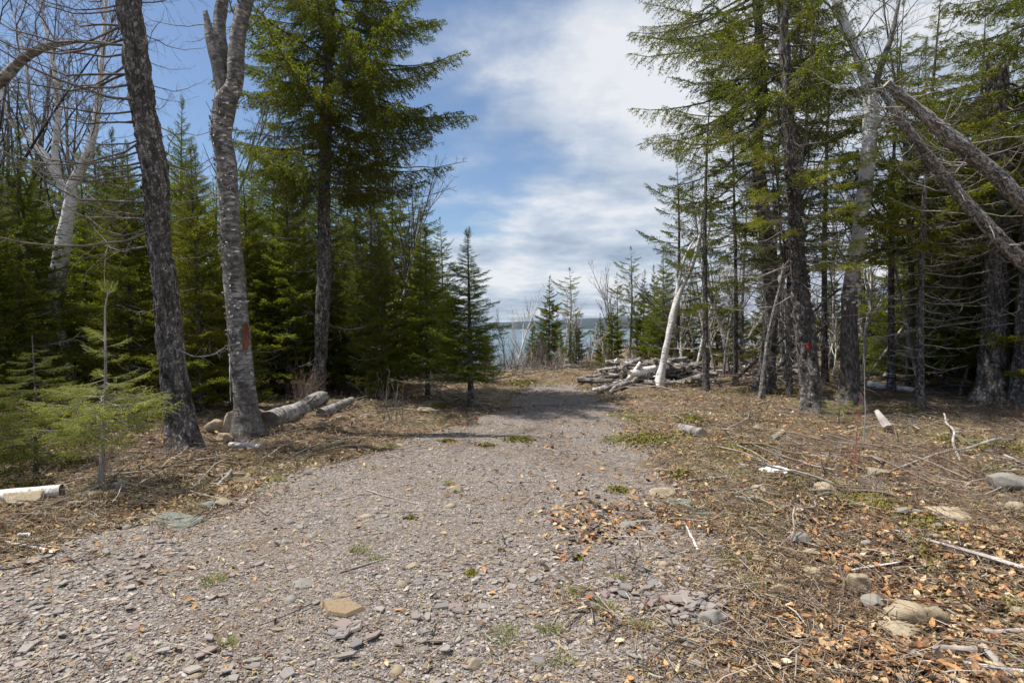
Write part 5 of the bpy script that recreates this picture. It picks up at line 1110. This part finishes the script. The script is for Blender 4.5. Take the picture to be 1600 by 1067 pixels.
for k, (a, dd, hh) in enumerate([(585, 16.5, 7.6), (618, 18.5, 7.2), (648, 19.5, 7.4), (600, 22, 8.6), (690, 24, 6.5), (545, 18.5, 8.5), (20, 16, 9.5), (655, 23, 6.6), (160, 17, 8.0), (440, 20, 7.5)]):
    place(SPR[k % 3], a, dd, 9.5, hh, ['thin grey trunked spruce right of the tall spruce, first of the back row', 'sparse spruce behind the dark shaded spruce', 'sparse spruce above the light green fir', 'far spruce seen through the tall spruce crown', 'far thin spruce above the small firs', 'straight spruce hidden behind the tall spruce trunk', 'tall spruce behind the white birch at far left', 'thin spruce low behind the light green fir', 'tall spruce behind the young spruces at left', 'tall spruce between the grey birch and tall spruce'][k], 'tree', gM)
for k, (a, dd, hh, lab) in enumerate([(115, 10.6, 9.0, 'fine twigged bare maple crown behind the white birch limbs'), (60, 12.5, 9.5, 'bare twiggy maple filling the sky at the upper left corner'), (150, 14, 10, 'bare twiggy maple behind the nearest spruce trunk'), (10, 15, 10, 'bare maple nearest the left edge'), (285, 15.5, 9.5, 'fine twigged bare maple seen between the two nearest trunks'), (640, 17, 6.6, 'bare grey maple with fine twigs left of the open sky'), (610, 13.5, 6.2, 'bare sapling behind the dark shaded spruce'), (600, 19.5, 5.4, 'fine bare tree behind the dark shaded spruce')]):
    place(GT[k % 2], a, dd, 8.5, hh, lab, 'tree', 'bare deciduous trees at left')

# --- right side
place(OPEN, 1056, 15.2, 7.0, 5.9, 'open crowned small spruce behind the leaning birch', 'tree', rz=1.2)
place(OPEN, 1104, 13.0, 7.0, 7.2, 'thin dark trunked spruce right of the leaning birch', 'tree', rz=3.6, wide=0.85)
place(SPR[0], 1150, 15.5, 9.5, 8.6, 'slim spruce between the leaning birch and the tall spruce', 'tree', wide=0.8)
place(FI[0], 1035, 19, 3.6, 4.2, 'green spruce at the left end of the right hand woods', 'tree')
place(SPR[1], 1290, 14.6, 9.5, 9.5, 'dark spruce behind the marked trunk', 'tree')
place(SPR[2], 1395, 13.2, 9.5, 9.0, 'spruce between the white birch and the broken snag', 'tree')
place(YS[0], 1480, 14.0, 5.0, 4.2, 'low spreading young spruce left of the broken snag', 'tree', wide=1.3)
place(YS[1], 1400, 17.0, 5.0, 3.6, 'small spruce behind the white log in the shade', 'tree', wide=1.2)
place(SPR[0], 1520, 15.2, 9.5, 10.5, 'tall thin spruce rising beside the broken snag', 'tree')
place(SPR[1], 1235, 12.4, 9.5, 8.0, 'thin spruce close behind the marked trunk', 'tree', wide=0.9)
place(SPR[2], 1440, 10.8, 9.5, 8.0, 'spruce leaning behind the two fallen trunks', 'tree')
labs = ['spruce in the middle rows of the right hand woods', 'young spruce in the understory of the right hand woods']
for k, (a, dd, hh, kind) in enumerate([(1450, 18, 10.5, 0), (1560, 17.5, 10.5, 0), (1620, 14, 10, 0), (1680, 17, 11, 0), (1210, 19, 9, 0), (1600, 22, 11, 0), (1160, 21, 7.5, 0), (1720, 12, 9, 0),
                                      (1350, 19, 4, 1), (1440, 20, 4.5, 1), (1530, 19, 4.2, 1), (1590, 16, 4.5, 1), (1650, 19, 5, 1), (1205, 30, 3.4, 1), (1500, 30, 4, 1), (1580, 13.4, 3.4, 1)]):
    late(place((SPR if kind == 0 else YS)[k % 3], a, dd, 9.5 if kind == 0 else 5.0, hh, 'x', 'tree', labs[kind] + ' group', wide=1.0 if kind == 0 else 1.2), ('tall spruce in the ' if kind == 0 else 'bushy young spruce in the ') + row(dd, (16, 23)) + ' ' + anchor(ANCH_R, a), a)
place(YS[2], 1545, 13.0, 5.0, 6.0, 'dense dark young spruce directly behind the broken snag', 'tree', wide=1.2)
place(YS[0], 1605, 12.2, 5.0, 6.5, 'dense dark spruce at the right edge behind the edge spruce', 'tree', wide=1.2)
place(YS[1], 1680, 11.0, 5.0, 6.0, 'dense spruce just outside the right edge', 'tree', wide=1.2)
place(YS[2], 1425, 16.0, 5.0, 6.8, 'full young spruce showing green under the leaning dead trunks', 'tree', wide=1.1)
place(YS[0], 1475, 18.5, 5.0, 7.6, 'tall full spruce left of the broken snag in the second row', 'tree', wide=1.0)
for k, (a, dd, hh, lab) in enumerate([(1420, 14.5, 9.5, 'bare maple crown above the two leaning dead trunks'), (1350, 18, 10, 'bare maple behind the patchy birch'), (1140, 17, 7.0, 'bare grey maple behind the second log heap'), (1230, 16, 8, 'bare maple behind the crown of the tall spruce'), (1480, 20, 10, 'bare maple left of the broken snag'), (1300, 20, 8, 'bare maple deep in the right woods'), (1190, 11.8, 7.8, 'fine twigged bare tree tangled in the drooping spruce limbs')]):
    place(GT[k % 2], a, dd, 8.5, hh, lab, 'tree', 'bare deciduous trees at right')
for k, (a, dd, hh, tl, lab) in enumerate([(1085, 17.5, 4.6, 0.0, 'white birch stem behind the leaning birch'), (1068, 18.0, 3.4, 0.1, 'short curved white birch stem behind the log heap'), (1130, 16.2, 4.0, -0.25, 'pale snag leaning left over the second log heap'), (1425, 16.0, 5.0, 0.05, 'white birch stem seen under the leaning trunks'), (1385, 18, 5.2, 0.0, 'thin white birch deep in the right woods'), (1512, 17, 5, -0.05, 'grey birch stem left of the broken snag'), (1255, 17, 5, 0.3, 'birch leaning right behind the marked trunk')]):
    place(BB[k % 3], a, dd, 7.5 if k % 3 == 2 else 6.0, hh, lab, 'tree', 'slender birches at right', tilt=(0, tl))

for k, (a, dd, hh) in enumerate([(1165, 19, 4.5), (1200, 23, 5), (1225, 18.5, 4), (1280, 20, 5.5), (1350, 15.5, 4.5), (1365, 24, 6), (1415, 20, 6), (1460, 23, 6), (1495, 17.5, 5), (1545, 21, 6), (1140, 26, 5), (1310, 30, 6), (1240, 28, 6), (1400, 32, 7), (1100, 24, 5), (1120, 19.5, 3.5)]):
    late(place(BB[k % 3], a, dd, 7.5 if k % 3 == 2 else 6.0, hh, 'x', 'tree', 'pale birch saplings in the right woods', tilt=(random.uniform(-0.1, 0.1), random.uniform(-0.18, 0.18))), 'pale slender birch, ' + row(dd, (19, 25)) + ', ' + anchor(ANCH_R, a), a)
for k, (a0, b0, d0, a1, b1, d1, rad, mt, lab) in enumerate([(1148, 592, 15.5, 1312, 452, 14.0, 0.045, 'bark', 'dark pole slanting up to the right over the second heap'), (1186, 600, 15.0, 1300, 500, 14.4, 0.04, 'bark', 'lower dark pole slanting up to the right near the marked spruce'),
    (1120, 598, 16.5, 1085, 440, 16.2, 0.035, 'wood', 'grey dead pole leaning left behind the thin dark spruce'), (1165, 580, 17.0, 1105, 455, 16.5, 0.03, 'birch', 'pale dead pole leaning left beside the second heap'), (1440, 605, 13.5, 1395, 400, 13.8, 0.04, 'wood', 'grey dead pole leaning left under the leaning trunks'),
    (1500, 610, 12.8, 1560, 420, 13.4, 0.04, 'bark_grey', 'grey pole leaning against the broken snag'), (1350, 600, 14.5, 1440, 470, 15.5, 0.03, 'wood', 'thin grey pole slanting right behind the patchy birch')]):
    p0 = W(a0, b0, d0); p0[2] = H(p0[0], p0[1]); log_obj('slanting_pole', p0, W(a1, b1, d1), rad, rad * 0.6, mt, lab, 'pole', None, 0.03, 5, 'cutwood', 8, 300 + k)
for k in range(56):
    a = r9_.uniform(1050, 1420); dd = r9_.uniform(17, 30); hh = r9_.uniform(1.8, 3.6)
    late(place((GT + BB)[k % 5], a, dd, 7.0, hh, 'x', 'tree', 'bare saplings between the right trunks', wide=1.5, tilt=(r9_.uniform(-0.2, 0.2), r9_.uniform(-0.25, 0.25))), 'bare tangled sapling, ' + row(dd, (20, 25)) + ', ' + anchor(ANCH_R, a), a)
for k, (a, dd, hh, lab) in enumerate([(1078, 20.5, 3.4, 'low dark spruce behind the leaning birch'), (1120, 22.5, 3.6, 'low spruce over the second log heap'), (1150, 19.5, 2.8, 'short spruce behind the slanting dark pole'), (1190, 24, 4.0, 'bushy spruce left of the marked spruce in the distance'), (1240, 21, 3.0, 'short spruce just left of the marked trunk'), (1300, 23, 4.2, 'bushy spruce between the marked spruce and patchy birch'), (1360, 26, 4.0, 'bushy spruce right of the patchy birch in the distance')]):
    place(FAR[k % 2], a, dd, 6.0, hh, lab, 'tree', wide=1.2)
# --- beyond the crest
for k, (a, dd, hh, p, h0, wd, lab) in enumerate([
    (858, 32, 5.6, FAR[0], 6.0, 1.0, 'dense pointed spruce in the centre of the view to the sea'), (890, 34, 6.4, OPEN, 7.0, 1.25, 'looser spruce right of the dense pointed one'), (938, 30, 3.3, FAR[0], 6.0, 1.3, 'low dark spruce at the far edge of the clearing'),
    (985, 29, 6.4, OPEN, 7.0, 1.0, 'open spruce leaning over the far end of the clearing'), (965, 33, 5.8, OPEN, 7.0, 0.9, 'sparse spruce with a bare top beyond the clearing'), (1005, 27, 4.8, FAR[1], 6.0, 0.8, 'dark green spruce at the start of the right hand woods'),
    (832, 36, 4.0, FAR[1], 6.0, 0.7, 'small spruce left of the dense pointed one'), (1020, 24, 4.4, FAR[0], 6.0, 0.9, 'bushy spruce behind the log heap'), (640, 28, 4.6, FAR[0], 6.0, 0.9, 'distant spruce between the left firs'), (700, 33, 4.6, FAR[1], 6.0, 0.8, 'distant spruce low behind the lone fir'),
    (870, 45, 5.2, FAR[0], 6.0, 1.0, 'far spruce down the slope behind the dense pointed one'), (845, 30, 2.9, FAR[0], 6.0, 1.2, 'low dark spruce at the foot of the dense pointed one'), (900, 31, 3.2, FAR[1], 6.0, 1.3, 'low bushy spruce at the foot of the looser one'), (955, 28, 3.6, FAR[1], 6.0, 1.2, 'bushy spruce below the sparse one with a bare top'), (760, 44, 4.2, FAR[1], 6.0, 0.9, 'far low spruce down the slope right of the lone fir')]):
    place(p, a, dd, h0, hh, lab, 'tree', 'trees beyond the clearing', wide=wd)
for k, (a, dd, hh, lab) in enumerate([(806, 32, 5.6, 'thin white birch standing by itself before the sea'), (820, 38, 4.8, 'small white birch right of the thin one before the sea'), (790, 36, 4.4, 'leaning white birch left of the thin one before the sea'), (905, 33, 5.6, 'bare birch behind the looser spruce'), (882, 42, 7.2, 'bare twiggy tree behind the looser spruce'), (950, 30, 6.0, 'bare grey tree by the open spruces'), (975, 36, 7.6, 'fine twigged tree rising left of the open spruce'), (920, 26.5, 2.8, 'forked white birch stub at the clearing edge'), (997, 31, 6, 'bare birch right of the open spruce'), (1015, 30, 5.5, 'bare birch behind the bushy spruce'), (1045, 27, 6, 'bare birch behind the open crowned spruce')]):
    place(BB[k % 3], a, dd, 7.5 if k % 3 == 2 else 6.0, hh, lab, 'tree', 'bare birches beyond the clearing', tilt=(0, random.uniform(-0.12, 0.12)))
r9 = random.Random(9)
for k in range(80):
    a = r9.uniform(630, 1040); dd = r9.uniform(26, 58); hh = r9.uniform(1.3, 2.4) * (1 + (dd - 24) / 32); late(place(random.choice(BB + GT), a, dd, 7.0, hh, 'x', 'tree', 'bare saplings in the thicket down the slope'), ('tall' if hh > 4 else 'short') + ' bare sapling ' + ('near the crest ' if dd < 38 else 'down the slope ') + anchor(ANCH_C, a), a)
for k in range(60):
    a = r9.uniform(640, 1030); dd = r9.uniform(24, 34); hh = r9.uniform(1.0, 1.7); late(place(BB[k % 3] if k % 2 else GT[k % 2], a, dd, 7.0, hh, 'x', 'tree', 'bare saplings in the thicket down the slope', wide=1.8), 'low bushy bare sapling at the crest ' + anchor(ANCH_C, a), a)
for k in range(130):
    a = r9.uniform(600, 1100); dd = r9.uniform(20.0, 25) if k % 3 else r9.uniform(18.5, 22); 
    if dd < 20 and 760 < a < 960: dd = 22
    late(place(SH[k % 3], a, dd, 1.0, r9.uniform(0.3, 0.6), 'x', 'shrub', 'bare shrubs at the clearing edge'), ['reddish', 'pale grey', 'dark'][k % 3] + ' shrub on the crest ' + anchor(ANCH_C, a), a)
for k in range(50):
    a = r9.uniform(1100, 1750); dd = r9.uniform(14, 32); late(place(SH[k % 3], a, dd, 1.0, r9.uniform(0.4, 0.9), 'x', 'shrub', 'bare shrubs in the right hand undergrowth'), ['reddish', 'pale grey', 'dark'][k % 3] + ' shrub in the undergrowth ' + anchor(ANCH_R, a), a)
for k in range(20):
    a = r9.uniform(-100, 640); dd = r9.uniform(8.5, 14); late(place(SH[k % 3], a, dd, 1.0, r9.uniform(0.3, 0.7), 'x', 'shrub', 'bare shrubs in the left undergrowth'), ['reddish', 'pale grey', 'dark'][k % 3] + ' shrub in the undergrowth ' + anchor(ANCH_L, a), a)
for k in range(26):
    a = r9.uniform(1140, 1650); dd = r9.uniform(5.0, 10.5); late(place(SH[k % 3], a, dd, 1.0, r9.uniform(0.15, 0.32), 'x', 'shrub', 'small bare shrubs on the right verge'), 'small ' + ['reddish', 'pale grey', 'dark'][k % 3] + ' shrub on the ' + ('sunny verge ' if dd < 8 else 'shaded verge ') + ('at right' if a > 1350 else 'near the path'), a)
# shoots
for (a, b_, top, rad, mt, lab) in ((1337, 742, 607, 0.006, 'red_stem', 'straight red shoot standing on the right verge'), (1328, 720, 690, 0.004, 'red_stem', 'short red shoot left of the straight red one'), (1352, 700, 560, 0.008, 'twig_grey', 'thin tan shoot behind the straight red shoot'), (267, 690, 560, 0.005, 'red_wood', 'thin orange brown stem left of the nearest spruce trunk')):
    dd = GD(b_); x = PX(a, dd); z = H(x, dd); hh = (b_ - top) / F * dd
    P, Rr = grow(np.array([[0, 0, -0.02]]), norm(np.array([[0.03, 0, 1.]])), np.array([hh]), np.array([rad]), 8, rng, 0.03, 0, 0.3); P1, R1 = children(P, Rr, 5, 0.3, 0.95, 0.5, 0.15, rng, 3, 0.6)
    mb = MB(); mb.add(*tubes(P, Rr, 6)); mb.add(*tubes(P1, R1, 3)); o = mb.build('shoot', [mt]); o.location = (x, dd, z); tag(o, lab, 'plant')
for p in YS + FI + SPR + FAR + [OPEN] + BB + GT + SH:
    if p.name not in used_:
        for c in CHILD.get(p.name, []): bpy.data.objects.remove(c)
        bpy.data.objects.remove(p)

finish_labels()
# ================================================================== HAZE
import bmesh
bm = bmesh.new(); bmesh.ops.create_cube(bm, size=1); me = bpy.data.meshes.new('haze'); bm.to_mesh(me); bm.free()
hz = link('haze', me); hz.scale = (34000, 17500, 260); hz.location = (0, 7000, 12)
hm = bpy.data.materials.new('haze'); hm.use_nodes = True; ht = hm.node_tree; ht.nodes.clear(); ho = N(ht, 'ShaderNodeOutputMaterial'); pv_ = N(ht, 'ShaderNodeVolumePrincipled')
pv_.inputs['Color'].default_value = (0.5, 0.7, 1, 1); pv_.inputs['Density'].default_value = 2.2e-5; pv_.inputs['Anisotropy'].default_value = 0.2
ht.links.new(pv_.outputs[0], ho.inputs['Volume']); me.materials.append(hm); tag(hz, kind='stuff')
cy.volume_step_rate = 10
